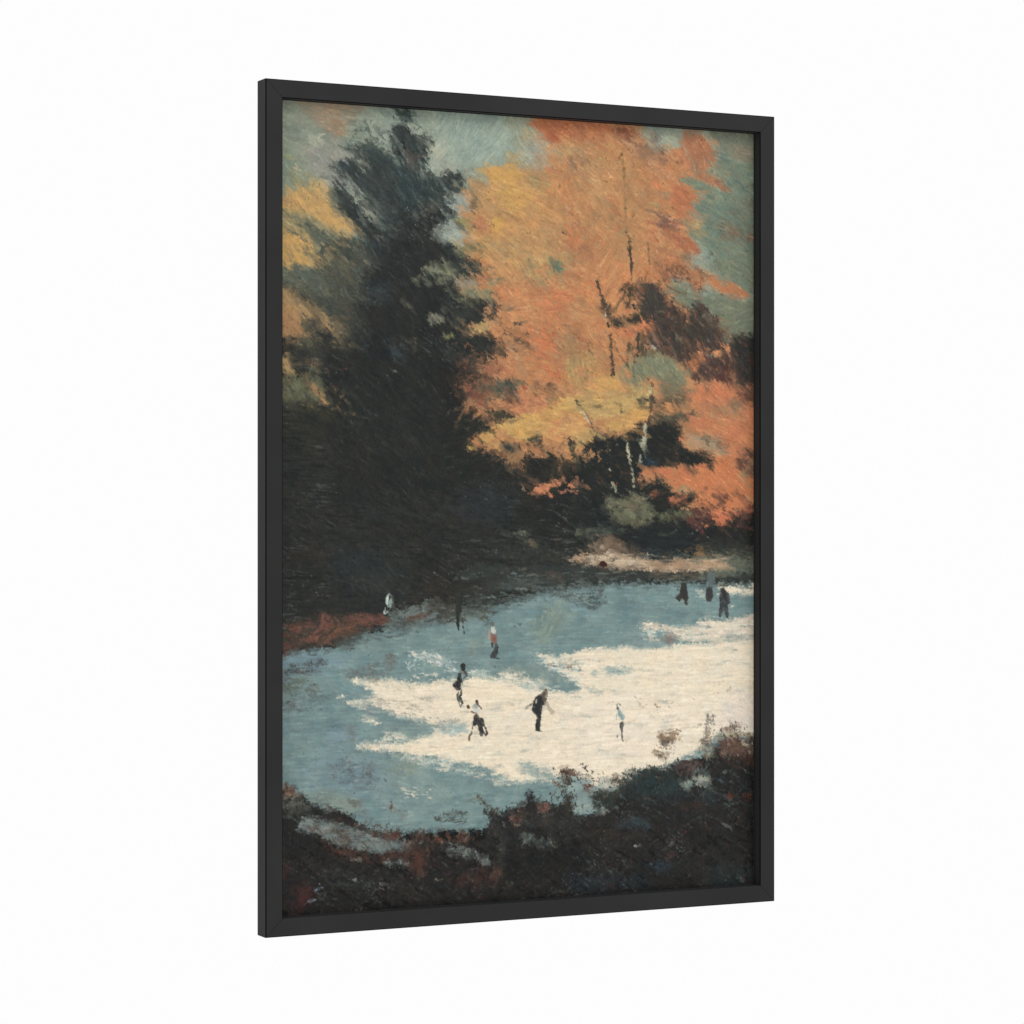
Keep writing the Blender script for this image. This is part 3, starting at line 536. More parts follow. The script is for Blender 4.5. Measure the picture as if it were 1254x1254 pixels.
    D([(196, 116, 76), (202, 122, 82), (188, 108, 74)], M1, 240, 12, 4, 20, 30, seed=32, o=.5)
    D([(176, 148, 98), (160, 138, 98), (186, 150, 92)], [600, 210, 720, 180, 800, 240, 740, 470, 680, 480, 600, 330], 190, 8, 2.4, 40, 35, seed=33, o=.6)
    D([(216, 186, 140), (222, 190, 146)], [660, 170, 740, 190, 800, 230, 760, 300, 700, 280, 660, 220], 60, 5, 1.1, 35, 25, seed=34, o=.7)
    D([(96, 72, 62), (70, 60, 54), (118, 84, 64)], [784, 336, 830, 340, 850, 370, 900, 400, 925, 420, 925, 476, 860, 476, 790, 420], 130, 7, 2, 60, 50, seed=35, o=.8)
    D([(184, 116, 80), (160, 100, 72)], [800, 330, 850, 345, 880, 400, 900, 440, 880, 470, 830, 440, 800, 400], 56, 4, 1.5, 60, 50, seed=36, o=.8)
    D([(110, 84, 70), (126, 92, 72), (92, 80, 68)], [800, 164, 835, 196, 824, 214, 790, 206, 772, 180], 40, 5, 1.6, 45, 40, seed=37, o=.7)
    D([(118, 90, 72), (96, 78, 66)], [796, 258, 840, 262, 842, 284, 806, 286], 26, 4, 1.5, 60, 50, seed=38, o=.8)
    D([(94, 98, 82), (86, 84, 70), (136, 126, 100)], [865, 190, 925, 200, 925, 350, 880, 320, 850, 260], 90, 7, 1.4, 45, 30, seed=39, o=.6)
    D([(98, 70, 58), (128, 88, 66), (190, 126, 84)], [800, 320, 850, 322, 870, 340, 850, 356, 806, 350], 46, 4, 1.5, 60, 50, seed=40, o=.8)
    D([(212, 134, 92), (216, 146, 98), (176, 102, 74)], [840, 490, 925, 470, 925, 610, 880, 636, 830, 600, 830, 570, 880, 560], 150, 6, 1.4, 25, 30, seed=41, o=.6)
    D([(110, 72, 58), (140, 90, 68)], [880, 560, 925, 550, 925, 600, 890, 600], 20, 5, 1.5, 60, 40, seed=42, o=.7)
    P((118, 126, 104), [880, 318, 940, 322, 940, 372, 912, 368, 916, 358, 900, 350, 872, 334, 862, 320], e=4, r=.3, a=30, c2=(110, 120, 100))
    P((186, 118, 78), [870, 338, 900, 350, 920, 362, 906, 368, 884, 360, 866, 350], e=2, r=.6, t=.54, a=25)
    P((70, 66, 60), [780, 344, 800, 346, 812, 362, 806, 384, 790, 400, 780, 392], e=3, r=.6, a=70)
    D([(58, 58, 54), (66, 60, 56), (48, 52, 50)], [780, 350, 810, 360, 830, 376, 860, 372, 880, 390, 870, 420, 820, 430, 790, 410], 110, 7, 2.2, 60, 50, seed=111, o=.75)
    P((50, 52, 50), [892, 414, 940, 408, 940, 470, 908, 470, 896, 452, 898, 430], e=4, r=.5, c2=(66, 58, 54))
    D([(108, 66, 56), (84, 62, 54), (170, 106, 74)], [840, 430, 920, 420, 920, 474, 850, 470], 50, 5, 1.8, 30, 50, seed=112, o=.8)
    P((212, 142, 92), [870, 434, 876, 429, 884, 428, 885, 434, 876, 438], e=.7, r=.3); P((212, 140, 92), [885, 424, 890, 421, 894, 428, 892, 432, 887, 430], e=.7, r=.3)
    P((120, 96, 78), [698, 194, 706, 198, 708, 212, 700, 210], e=2, r=.8, t=.6); D([(130, 96, 76), (116, 84, 72)], [694, 190, 722, 194, 714, 222, 698, 216], 18, 4, 1.3, 60, 30, seed=113, o=.8)
    D([(140, 92, 66), (124, 92, 70)], [690, 248, 752, 256, 750, 284, 700, 280], 34, 6, 1.3, 150, 30, seed=114, o=.7)
    D([(150, 126, 88), (136, 112, 80), (112, 86, 64)], [676, 400, 724, 396, 736, 440, 736, 470, 690, 474, 676, 430], 60, 7, 1.3, 80, 30, seed=115, o=.6)
    D([(128, 92, 68), (112, 84, 66)], [610, 470, 690, 462, 690, 500, 620, 500], 34, 5, 1.5, 20, 40, seed=116, o=.7)
    S((128, 100, 70), 1.2, [693, 284, 698, 290, 700, 306, 704, 324], r=.5, o=.8); S((70, 62, 52), 1.8, [689, 285, 693, 289], r=.4)
    D([(96, 98, 84), (116, 118, 98), (80, 76, 66), (150, 100, 72)], [800, 370, 850, 376, 900, 400, 925, 440, 860, 430, 810, 430], 70, 6, 1.8, 40, 50, seed=170, o=.55)
    D([(190, 122, 82), (160, 100, 72), (120, 84, 66)], [778, 350, 806, 352, 800, 420, 776, 420], 40, 4, 1.5, 60, 50, seed=171, o=.7)
    D([(150, 140, 108), (126, 130, 106), (170, 120, 86)], [840, 170, 890, 200, 880, 240, 850, 300, 820, 280, 830, 220], 90, 7, 2, 40, 30, seed=172, o=.45)
    # tree trunks in the maple
    TR = (82, 70, 57)
    L_((140, 110, 74), 1.2, [762, 190, 764, 215, 766, 250, 767, 284], r=.7, o=.8); L_((150, 108, 70), 1, [776, 252, 775, 265, 772, 276], r=.7, o=.8)
    L_((96, 84, 62), 1.3, [766, 284, 770, 292, 771, 300], r=.5); L_(TR, 2.2, [770, 296, 771, 306], w2=4, r=.4); L_(TR, 4.2, [771, 306, 773, 322, 773, 338], w2=1.2, r=.4); L_((110, 92, 66), 1.2, [793, 298, 796, 330], r=.7, o=.8)
    L_(TR, 1.8, [731, 345, 736, 362, 741, 378], w2=3.4, r=.9); P(TR, [734, 370, 748, 374, 752, 386, 744, 392, 736, 384], e=2, r=.7, t=.55)
    L_((206, 190, 160), 1.6, [741, 383, 743, 396], r=.4); L_((60, 56, 48), 2.5, [744, 396, 746, 401], r=.5)
    P((74, 64, 52), [756, 350, 776, 348, 780, 356, 778, 372, 770, 380, 762, 372, 762, 362], e=2.5, r=.8, t=.62); P(TR, [786, 348, 794, 350, 798, 362, 788, 368], e=2.5, r=.7, t=.55)
    P((58, 56, 48), [748, 392, 762, 388, 778, 386, 790, 384, 794, 394, 780, 398, 764, 402, 750, 402], e=1.8, r=.5); L_((60, 56, 48), 4, [775, 374, 777, 378], r=.5)
    P((196, 118, 80), [762, 404, 778, 400, 788, 394, 802, 398, 798, 406, 784, 410, 770, 418, 758, 414], e=2.5, r=.45)
    L_(TR, 2.2, [748, 412, 748, 432], r=.5, w2=3.2); L_(TR, 2.6, [749, 436, 751, 460], r=.7, w2=4); L_((130, 98, 70), 1.1, [752, 418, 757, 432, 765, 444], r=.7)
    P((84, 76, 60), [770, 420, 790, 408, 798, 424, 796, 440, 784, 440, 770, 434], e=3, r=.7, t=.56, a=90); L_((72, 64, 54), 3, [782, 410, 781, 436], r=.6, w2=2); L_((96, 78, 60), 1.4, [770, 420, 768, 448], r=.7); L_((100, 84, 66), 1.2, [777, 432, 776, 462], r=.6)
    P((124, 128, 100), [754, 448, 770, 444, 788, 438, 796, 428, 808, 436, 820, 434, 830, 446, 838, 456, 842, 474, 828, 474, 806, 466, 796, 462, 784, 472, 766, 474, 756, 462], e=2.8, r=.4, a=60, c2=(134, 134, 102))
    P((104, 106, 86), [806, 462, 822, 456, 838, 470, 842, 484, 824, 490, 806, 486], e=4, r=.4, o=.8, a=30); P((120, 124, 98), [834, 448, 842, 456, 840, 474, 832, 466], e=2.5, o=.7)
    P((192, 126, 82), [764, 454, 772, 454, 772, 464, 766, 466], e=1.8, r=.5); P((196, 130, 84), [790, 460, 797, 460, 796, 466, 790, 466], e=1.5, r=.5); S((160, 150, 130), 3, [798, 424, 802, 428], r=.7)
    P((172, 158, 104), [760, 478, 786, 470, 800, 470, 800, 480, 784, 486, 762, 490], e=4, r=.3, a=165, o=.8); P((208, 156, 92), [752, 458, 762, 460, 762, 476, 754, 478], e=3, r=.4, o=.8)
    P((78, 74, 62), [802, 490, 832, 484, 846, 478, 840, 494, 830, 506, 846, 502, 862, 504, 850, 514, 826, 520, 806, 530, 796, 516], e=3, r=.5, c2=(96, 88, 70))
    P((192, 132, 84), [804, 496, 822, 494, 832, 498, 830, 506, 812, 508, 802, 506], e=2.5, r=.6, t=.55)
    P((200, 122, 84), [838, 486, 856, 472, 872, 466, 890, 470, 902, 474, 940, 464, 940, 560, 905, 560, 880, 556, 876, 540, 858, 534, 840, 520, 852, 508, 870, 504, 850, 498], e=2.5, r=.4, a=30, c2=(196, 128, 86))
    P((206, 118, 80), [850, 476, 892, 472, 900, 486, 870, 494, 850, 490], e=6, o=.6); P((92, 66, 56), [904, 476, 935, 468, 935, 494, 914, 496, 900, 492], e=4, r=.55, o=.85)
    P((160, 132, 96), [866, 496, 896, 492, 912, 500, 896, 512, 872, 514], e=5, r=.5, o=.7); P((120, 100, 80), [886, 494, 910, 488, 912, 500, 896, 502], e=2.5, r=.8, t=.6, o=.7)
    P((170, 134, 98), [834, 494, 846, 492, 842, 504, 834, 506], e=3, r=.5, o=.7)
    S((70, 66, 54), 1.5, [800, 490, 798, 470], r=.5); S((200, 192, 160), 2.2, [798, 476, 795, 484], r=.5, w2=1.4); S(TR, 1.8, [798, 486, 795, 520], w2=3.2, r=.4); P((60, 60, 52), [796, 484, 802, 488, 800, 498, 796, 496], e=1.5, r=.5)
    S((90, 84, 62), 2, [761, 496, 762, 506], r=.7, o=.8); P((70, 66, 54), [776, 492, 786, 490, 786, 498, 778, 498], e=2, r=.8, t=.62)

    # ---- the dark wood on the right
    P((43, 46, 44), [712, 552, 724, 540, 734, 530, 748, 534, 756, 534, 770, 528, 782, 518, 800, 518, 830, 516, 838, 530, 836, 546, 850, 552, 874, 552, 876, 566, 860, 574, 836, 572, 810, 574, 790, 576, 780, 590, 800, 600, 820, 606, 836, 626, 850, 626, 890, 640, 940, 628, 940, 680, 860, 688, 790, 680, 765, 664, 740, 650, 700, 650, 690, 600, 700, 580], e=2.2, r=.42, c2=(40, 44, 43))
    P((120, 118, 92), [726, 536, 736, 528, 742, 530, 738, 540], e=2, o=.6, r=.5)
    P((110, 82, 64), [828, 540, 832, 536, 830, 566, 824, 570], e=1.5, r=.5, o=.8); S((196, 112, 80), 4, [833, 538, 838, 538], r=.5)
    P((166, 146, 116), [838, 528, 860, 532, 884, 540, 892, 556, 880, 562, 876, 552, 850, 550, 838, 546], e=3, r=.4, a=15, c2=(178, 138, 104))
    P((98, 92, 72), [858, 534, 870, 536, 872, 544, 860, 544], e=2.5, r=.7, t=.55); P((110, 100, 80), [876, 542, 892, 540, 890, 552, 880, 552], e=2.2, r=.8, t=.6)
    P((204, 126, 82), [820, 582, 828, 576, 846, 572, 862, 566, 872, 572, 876, 560, 884, 556, 900, 556, 940, 550, 940, 606, 912, 620, 890, 640, 882, 646, 872, 632, 858, 622, 846, 610, 852, 604, 842, 598, 828, 596, 822, 590], e=2, r=.38, a=30, c2=(200, 120, 78))
    P((200, 118, 80), [782, 578, 796, 576, 806, 574, 822, 572, 828, 576, 820, 586, 806, 586, 796, 582, 784, 584], e=1.6, r=.6, t=.52); P((60, 56, 50), [862, 570, 874, 566, 872, 580], e=1.6, r=.5)
    P((206, 108, 74), [806, 574, 826, 572, 824, 580, 812, 580], e=2, o=.7); P((182, 114, 80), [804, 584, 812, 584, 808, 592], e=1.5, r=.6)
    P((158, 146, 112), [828, 596, 838, 594, 848, 602, 842, 608, 832, 604], e=2, r=.5, o=.8)
    P((204, 112, 78), [795, 604, 804, 602, 806, 606, 798, 610], e=1.2, r=.4); P((172, 104, 74), [820, 610, 830, 608, 842, 612, 834, 620, 824, 618], e=1.8, r=.5)
    P((58, 54, 48), [844, 610, 850, 606, 850, 612, 840, 618], e=1.5, r=.5); S((92, 66, 52), 2, [859, 604, 865, 598], r=.5)
    P((94, 64, 54), [850, 624, 872, 618, 884, 612, 890, 600, 892, 610, 886, 620, 870, 626, 856, 632], e=1.6, r=.5)
    P((106, 66, 58), [836, 632, 852, 622, 870, 624, 878, 634, 868, 644, 850, 648, 838, 644], e=3, r=.65, t=.52, c2=(80, 56, 52))
    P((104, 78, 64), [906, 556, 920, 548, 935, 550, 935, 584, 914, 586, 904, 574], e=3, r=.6, t=.52, c2=(150, 110, 84)); P((140, 132, 98), [902, 574, 912, 580, 914, 592, 906, 588], e=2.5, r=.5, o=.7); P((100, 70, 58), [898, 562, 910, 562, 912, 576, 902, 576], e=2, r=.5)
    P((206, 110, 76), [872, 632, 886, 624, 900, 628, 912, 620, 922, 616, 918, 626, 900, 636, 888, 644, 878, 646], e=2, r=.5, c2=(196, 116, 80)); P((126, 78, 66), [900, 626, 923, 618, 923, 640, 908, 644, 900, 640], e=2, r=.7, t=.56)
    P((44, 45, 43), [902, 634, 940, 624, 940, 684, 890, 684, 868, 664, 874, 650, 890, 644], e=3, r=.45); P((140, 78, 70), [902, 640, 910, 636, 912, 644, 904, 646], e=1.5, r=.7, t=.55)
    S((120, 60, 62), 2.5, [858, 648, 860, 652], r=.6); S((190, 110, 74), 1.8, [864, 645, 870, 642], r=.5); P((90, 52, 44), [856, 650, 862, 656, 856, 664], e=2, r=.5)
    D([(44, 46, 44), (52, 54, 50)], [786, 580, 830, 592, 860, 618, 850, 636, 800, 612, 780, 596], 50, 6, 2, 20, 40, seed=45)
    D([(204, 116, 78), (188, 106, 74)], [784, 574, 840, 590, 880, 630, 900, 632, 880, 650, 840, 636, 800, 606], 34, 4, 1.6, 160, 40, seed=46)
    D([(44, 46, 44), (84, 60, 54), (60, 50, 48)], [836, 624, 925, 616, 925, 650, 840, 660], 60, 5, 2, 150, 30, seed=47)
    D([(46, 48, 45), (60, 60, 52)], [640, 540, 740, 540, 740, 580, 640, 590], 60, 5, 2.4, 90, 50, seed=48)
    D([(206, 150, 96), (190, 136, 86), (120, 96, 68)], [650, 534, 736, 536, 730, 566, 660, 560], 50, 5, 1.8, 100, 40, seed=49)
    D([(70, 74, 66), (84, 92, 84), (66, 66, 60)], [700, 590, 740, 600, 740, 650, 700, 640], 24, 8, 1.2, 20, 20, seed=50, o=.6)
    D([(70, 76, 72), (86, 84, 72), (58, 60, 58)], [600, 640, 720, 650, 760, 690, 640, 700, 580, 680], 80, 12, 1.2, 2, 10, seed=51, o=.6)
    P((44, 46, 44), [786, 590, 812, 588, 822, 600, 838, 606, 852, 604, 846, 616, 826, 626, 800, 622, 786, 606], e=2, r=.5, a=160)
    P((204, 112, 78), [795, 604, 804, 601, 808, 606, 798, 611], e=.8, r=.4); P((180, 108, 76), [818, 610, 828, 606, 840, 606, 840, 614, 826, 620, 820, 618], e=1.4, r=.6)
    P((150, 126, 94), [828, 596, 842, 594, 850, 602, 840, 606], e=2, r=.5, o=.8)
    D([(206, 120, 80), (200, 114, 78)], [800, 576, 840, 572, 852, 600, 826, 600], 30, 6, 2, 160, 25, seed=117)
    D([(52, 50, 46), (94, 64, 54)], [846, 600, 900, 590, 925, 604, 925, 636, 860, 640, 840, 620], 34, 6, 1.6, 150, 30, seed=118, o=.8)
    # pale birch trunks
    L_((172, 168, 142), 2.0, [790, 520, 790, 534, 788, 544], r=.4, w2=4.5); P((188, 186, 156), [787, 536, 791, 534, 791, 548, 789, 556, 785, 552, 784, 546], e=1.2, r=.4); L_((140, 140, 122), 1.2, [784, 558, 783, 567], r=.7)
    L_((170, 168, 140), 1.6, [768, 543, 770, 556, 772, 566], w2=3.6, r=.5); L_((156, 152, 128), 2.2, [771, 564, 775, 578, 776, 596], w2=1.6, r=.6); L_((60, 60, 52), 1.2, [773, 566, 773, 580], r=.4)
    L_((150, 144, 118), 1.6, [750, 592, 753, 598, 755, 604], w2=3, r=.6); L_((120, 60, 50), 1, [754, 590, 756, 594], r=.4)
    for p in ((747, 551), (744, 546), (747, 575), (756, 545), (742, 552)): L_((170, 165, 145), 1.3, [p[0], p[1], p[0], p[1] + 1.5], r=.5)
    P((48, 66, 76), [785, 564, 800, 560, 808, 566, 798, 572, 786, 572], e=2.5, r=.5)
    # soft meeting of pine and maple
    P((96, 74, 60), [560, 436, 600, 440, 606, 470, 600, 500, 574, 506, 560, 480], e=7, r=.5, o=.5, a=150)
    D([(130, 88, 66), (104, 76, 60), (160, 100, 72), (70, 62, 54)], [556, 420, 616, 430, 630, 500, 600, 516, 560, 500], 120, 8, 2, 150, 35, seed=134, o=.65)
    D([(120, 124, 98), (150, 140, 102), (96, 100, 84)], [540, 320, 612, 330, 612, 372, 560, 380, 540, 360], 50, 7, 1.8, 150, 40, seed=135, o=.6)
    P((44, 46, 43), [540, 498, 574, 500, 590, 510, 600, 522, 590, 530, 570, 540, 576, 552, 600, 554, 620, 560, 620, 590, 540, 590], e=3.5, r=.5, a=150)
    P((204, 156, 92), [586, 532, 600, 527, 609, 530, 606, 538, 596, 544, 588, 540], e=1.2, r=.4); P((186, 152, 88), [571, 546, 578, 546, 578, 552, 572, 552], e=1, r=.4); P((198, 152, 92), [604, 538, 612, 540, 610, 550, 604, 550], e=1, r=.4)
    D([(52, 54, 48), (74, 70, 54)], [560, 510, 606, 512, 612, 524, 590, 530, 570, 545, 556, 540], 40, 7, 1.8, 165, 25, seed=136)
    D([(150, 120, 88), (126, 110, 86), (176, 150, 112), (170, 120, 84)], [580, 220, 640, 260, 700, 440, 640, 470, 600, 400], 120, 10, 3.4, 40, 40, seed=137, o=.35)
    D([(170, 146, 108), (150, 140, 106), (176, 130, 92)], [700, 170, 830, 200, 840, 300, 780, 340, 700, 300], 110, 10, 3.4, 40, 40, seed=138, o=.35)
    P((192, 150, 94), [572, 214, 640, 206, 690, 230, 690, 330, 620, 352, 584, 320, 574, 270], e=12, r=.5, o=.55, a=30)
    P((178, 136, 88), [690, 165, 760, 160, 800, 210, 790, 330, 700, 320, 680, 240], e=12, r=.5, o=.42, a=60)
    P((204, 156, 88), [586, 208, 600, 204, 634, 203, 640, 214, 628, 222, 642, 234, 664, 238, 650, 248, 636, 258, 628, 264, 616, 262, 612, 250, 612, 236, 604, 226, 594, 214], e=2.5, r=.5, a=30, o=.8)
    P((206, 156, 84), [598, 268, 614, 266, 620, 272, 614, 282, 604, 284], e=2, r=.4, o=.9); P((190, 118, 84), [580, 268, 596, 266, 600, 280, 592, 286, 580, 280], e=2.5, r=.4, o=.8)
    P((146, 156, 146), [550, 240, 566, 238, 574, 248, 572, 262, 560, 262, 550, 254], e=2.5, r=.5, o=.85); P((150, 158, 146), [544, 276, 556, 272, 570, 282, 568, 296, 552, 298, 540, 294], e=2.5, r=.5, o=.85)
    D([(108, 118, 102), (124, 126, 100), (92, 104, 94)], [600, 294, 640, 300, 690, 320, 690, 350, 650, 350, 610, 320], 40, 5, 1.8, 40, 40, seed=140, o=.6)
    P((100, 116, 96), [670, 316, 682, 318, 690, 330, 690, 340, 680, 334], e=2.2, r=.5)
    # orange leaves in the dark
    OL = (208, 132, 92)
    P(OL, [646, 605, 652, 601, 658, 595, 664, 592, 672, 593, 676, 588, 684, 586, 692, 587, 694, 592, 684, 596, 676, 598, 672, 602, 664, 607, 652, 607], e=.7, r=.3)
    P((192, 122, 84), [645, 586, 652, 586, 659, 589, 658, 592, 648, 591], e=1, r=.5); P(OL, [696, 594, 702, 587, 708, 584, 708, 596, 702, 598, 698, 598], e=.6, r=.3)
    L_((176, 112, 84), 1.6, [686, 603, 707, 601], r=.6); L_((190, 116, 80), 3, [672, 606, 676, 608], r=.6); L_((150, 130, 100), 2, [640, 596, 642, 600], r=.6)

    L_((58, 58, 48), 3.2, [697, 538, 702, 554, 708, 574], w2=4.5, r=.4); L_((150, 130, 90), 1, [700, 546, 705, 566], o=.6, r=.6)
    D([(206, 148, 96), (200, 140, 90)], [710, 546, 736, 552, 734, 566, 710, 562], 14, 5, 2, 150, 30, seed=101)
    D([(50, 52, 48), (44, 46, 43)], [646, 596, 676, 590, 706, 598, 700, 610, 660, 610], 16, 4, 1.2, 160, 20, seed=102, o=.7)
    # olive bush and bank
    P((108, 110, 86), [738, 612, 746, 606, 756, 610, 768, 606, 776, 600, 784, 606, 790, 612, 798, 616, 804, 630, 798, 642, 786, 646, 770, 642, 756, 640, 746, 628], e=2, r=.4, c2=(100, 102, 80)); P((132, 104, 84), [762, 620, 778, 616, 784, 622, 776, 628, 764, 626], e=2.5, r=.4, o=.8); P((124, 108, 90), [772, 602, 782, 604, 784, 614, 776, 614], e=2.5, o=.7)
    P((104, 108, 78), [802, 630, 818, 628, 836, 626, 850, 622, 848, 632, 832, 634, 818, 638, 806, 638], e=2, r=.45); P((112, 104, 78), [768, 638, 790, 636, 792, 642, 776, 646, 786, 648, 774, 646], e=1.8, r=.5)
    D([(46, 50, 47), (58, 62, 54), (40, 44, 43)], [736, 604, 756, 606, 776, 596, 806, 606, 806, 640, 790, 650, 752, 646, 738, 630], 46, 7, 2, 30, 40, seed=20)
    D([(126, 120, 92), (140, 132, 100), (96, 98, 76), (132, 104, 84)], [742, 606, 776, 602, 800, 618, 800, 644, 760, 642, 744, 628], 40, 6, 2, 20, 40, seed=21)
    P((78, 90, 80), [700, 650, 722, 648, 736, 644, 760, 644, 764, 654, 744, 656, 730, 658, 704, 656], e=4, r=.4, o=.8); P((122, 126, 96), [704, 652, 716, 648, 728, 650, 718, 654, 706, 656], e=1.8, r=.5)
    P((42, 47, 47), [764, 650, 790, 646, 830, 642, 856, 650, 852, 672, 820, 678, 784, 672], e=5, a=0, o=.9)
    P((130, 134, 100), [818, 656, 824, 651, 830, 648, 826, 654, 820, 658], e=1.2, r=.4)
    # ---- the far shore
    P((43, 45, 43), [700, 636, 760, 640, 840, 640, 930, 640, 930, 676, 840, 682, 780, 676, 750, 660, 700, 660], e=3, r=.4, a=0, o=.0)
    P((66, 80, 80), [780, 676, 820, 676, 850, 680, 846, 690, 810, 686, 784, 684], e=4, a=0, r=.4); P((108, 112, 92), [850, 674, 935, 670, 935, 716, 880, 712, 846, 700, 840, 690], e=5, a=0, r=.4, c2=(92, 102, 92))
    P((52, 54, 50), [855, 662, 935, 655, 935, 682, 870, 684], e=5, r=.45, o=.8); P((140, 104, 72), [846, 672, 858, 668, 862, 682, 848, 682], e=2.5, r=.6, t=.55); P((150, 96, 72), [912, 668, 920, 666, 920, 674], e=2, r=.6)
    P((124, 104, 84), [722, 668, 736, 656, 748, 654, 758, 662, 770, 672, 786, 680, 778, 686, 754, 680, 730, 684], e=2, r=.4, c2=(108, 90, 74))
    P((184, 160, 132), [690, 684, 704, 682, 720, 678, 736, 680, 752, 674, 766, 678, 784, 682, 800, 686, 824, 686, 850, 684, 876, 684, 892, 690, 894, 698, 860, 700, 820, 700, 776, 700, 746, 696, 722, 692, 700, 688], e=1.8, r=.35, a=0, c2=(168, 138, 108))
    P((208, 188, 158), [716, 684, 744, 676, 766, 682, 796, 690, 780, 694, 750, 694, 724, 690], e=2.5, a=0, r=.4); S((206, 180, 152), 1.2, [774, 697, 822, 700, 866, 698], r=.6); P((180, 136, 104), [796, 684, 840, 686, 872, 688, 870, 692, 820, 692], e=3, a=0, o=.6)
    P((130, 98, 74), [798, 692, 812, 694, 810, 700, 800, 702], e=2, r=.7, t=.56); P((162, 150, 130), [722, 670, 742, 664, 736, 674, 724, 678], e=2.5, r=.6, o=.6)
    D([(126, 106, 84), (104, 92, 76), (70, 68, 60)], [700, 676, 736, 656, 760, 658, 800, 682, 760, 688, 720, 690], 50, 8, 1.4, 15, 20, seed=120, o=.75)
    D([(70, 66, 60), (96, 84, 70), (150, 124, 98)], [690, 686, 780, 696, 880, 700, 890, 706, 780, 706, 700, 698], 60, 14, 1.2, 2, 6, seed=121, o=.7)
    D([(206, 184, 156), (176, 146, 116), (150, 124, 98)], [694, 682, 760, 676, 880, 684, 892, 696, 780, 698, 710, 690], 70, 12, 1.1, 3, 8, seed=122, o=.7)
    D([(96, 98, 80), (120, 112, 88), (84, 92, 82)], [800, 676, 925, 668, 925, 700, 880, 690, 810, 686], 60, 9, 1.5, 0, 25, seed=123, o=.7)
    P((62, 38, 36), [734, 691, 737, 687, 741, 687, 743, 693, 736, 694], e=1, r=.3); P((120, 66, 58), [735, 694, 742, 694, 741, 702, 736, 700], e=2, r=.5, o=.7)
    P((64, 68, 64), [590, 690, 620, 690, 700, 690, 735, 694, 780, 700, 870, 704, 935, 700, 935, 716, 870, 712, 800, 712, 720, 716, 650, 722, 600, 730, 560, 740, 560, 700], e=3.5, a=0, r=.35, c2=(54, 58, 55))
    P((112, 104, 84), [790, 702, 862, 700, 878, 706, 850, 712, 800, 710], e=3, a=0, r=.5, o=.7); P((100, 74, 66), [668, 700, 682, 702, 692, 708, 680, 710, 670, 706], e=2, a=15, r=.5); P((96, 76, 66), [676, 704, 694, 710, 684, 712], e=2, o=.6)
    P((72, 76, 66), [600, 664, 660, 668, 690, 676, 690, 688, 640, 690, 600, 684], e=8, a=0, o=.5); P((110, 118, 98), [612, 650, 640, 654, 650, 658, 636, 657, 616, 654], e=2, r=.8, t=.58, a=0)
    P((124, 130, 104), [638, 649, 645, 650, 645, 654, 638, 654], e=1.3, r=.5); P((118, 106, 84), [648, 662, 654, 662, 654, 668, 648, 668], e=1.5, r=.8, t=.55); P((84, 56, 58), [672, 658, 690, 662, 684, 668, 674, 664], e=3, r=.6, o=.6)
    P((76, 84, 84), [560, 706, 574, 703, 580, 708, 574, 714, 562, 711], e=2, r=.4, o=.9); P((88, 98, 94), [616, 712, 660, 706, 700, 712, 640, 722, 610, 722], e=3, a=0, r=.5, o=.7)
    P((50, 58, 64), [560, 600, 640, 596, 630, 640, 560, 640], e=14, a=0, o=.5)
    P((50, 57, 57), [400, 660, 470, 670, 520, 700, 480, 735, 400, 720], e=14, a=30, o=.6)
    P((56, 50, 44), [345, 660, 410, 668, 420, 690, 345, 695], e=10, a=0, o=.4)

    # ---- the frozen lake
    P((118, 144, 143), [330, 802, 370, 798, 400, 792, 424, 788, 450, 774, 478, 770, 510, 764, 540, 760, 566, 742, 590, 745, 620, 736, 660, 724, 700, 718, 740, 714, 800, 712, 850, 712, 940, 716, 940, 1000, 330, 1030], e=3, r=.35, a=0, c2=(124, 149, 146))
    P((124, 151, 160), [330, 800, 370, 796, 420, 798, 440, 812, 400, 826, 330, 826], e=7, a=0, o=.7); P((128, 150, 158), [380, 920, 470, 920, 500, 970, 420, 980, 370, 950], e=16, a=0, o=.6); P((122, 146, 158), [400, 880, 440, 890, 440, 915, 400, 915], e=10, a=0, o=.6)
    P((134, 154, 148), [460, 930, 540, 930, 560, 1000, 480, 990], e=14, a=30, o=.6); P((138, 150, 134), [470, 926, 510, 926, 520, 950, 480, 956], e=8, a=90, o=.6)
    P((112, 136, 132), [440, 772, 520, 760, 560, 775, 540, 800, 450, 796], e=10, a=0, o=.6); P((108, 134, 134), [660, 780, 730, 750, 740, 730, 800, 730, 790, 770, 700, 800], e=14, a=0, o=.5)
    P((130, 144, 126), [660, 745, 695, 735, 700, 765, 672, 790, 650, 780], e=8, a=120, o=.6, r=.4); P((136, 146, 130), [572, 786, 590, 788, 592, 802, 575, 804], e=5, o=.5)
    P((98, 122, 132), [440, 805, 470, 800, 480, 812, 455, 820], e=7, a=0, o=.4)
    # dark scumble along the shore
    P((84, 98, 96), [398, 782, 420, 776, 440, 768, 460, 768, 452, 780, 436, 790, 410, 794], e=4, a=0, r=.5); P((110, 126, 120), [470, 752, 510, 744, 560, 740, 600, 744, 592, 762, 540, 764, 500, 770, 470, 770], e=4, a=0, r=.5, c2=(122, 134, 128))
    P((74, 80, 76), [556, 738, 620, 734, 656, 722, 690, 716, 660, 730, 625, 742, 604, 752, 590, 750, 560, 758, 540, 764, 545, 745], e=3, a=0, r=.8, t=.6)
    P((78, 86, 82), [650, 724, 700, 716, 740, 720, 730, 748, 712, 742, 696, 732], e=4, a=0, r=1., t=.82); P((84, 92, 84), [576, 742, 606, 744, 600, 762, 580, 758], e=3, r=.9, t=.7)
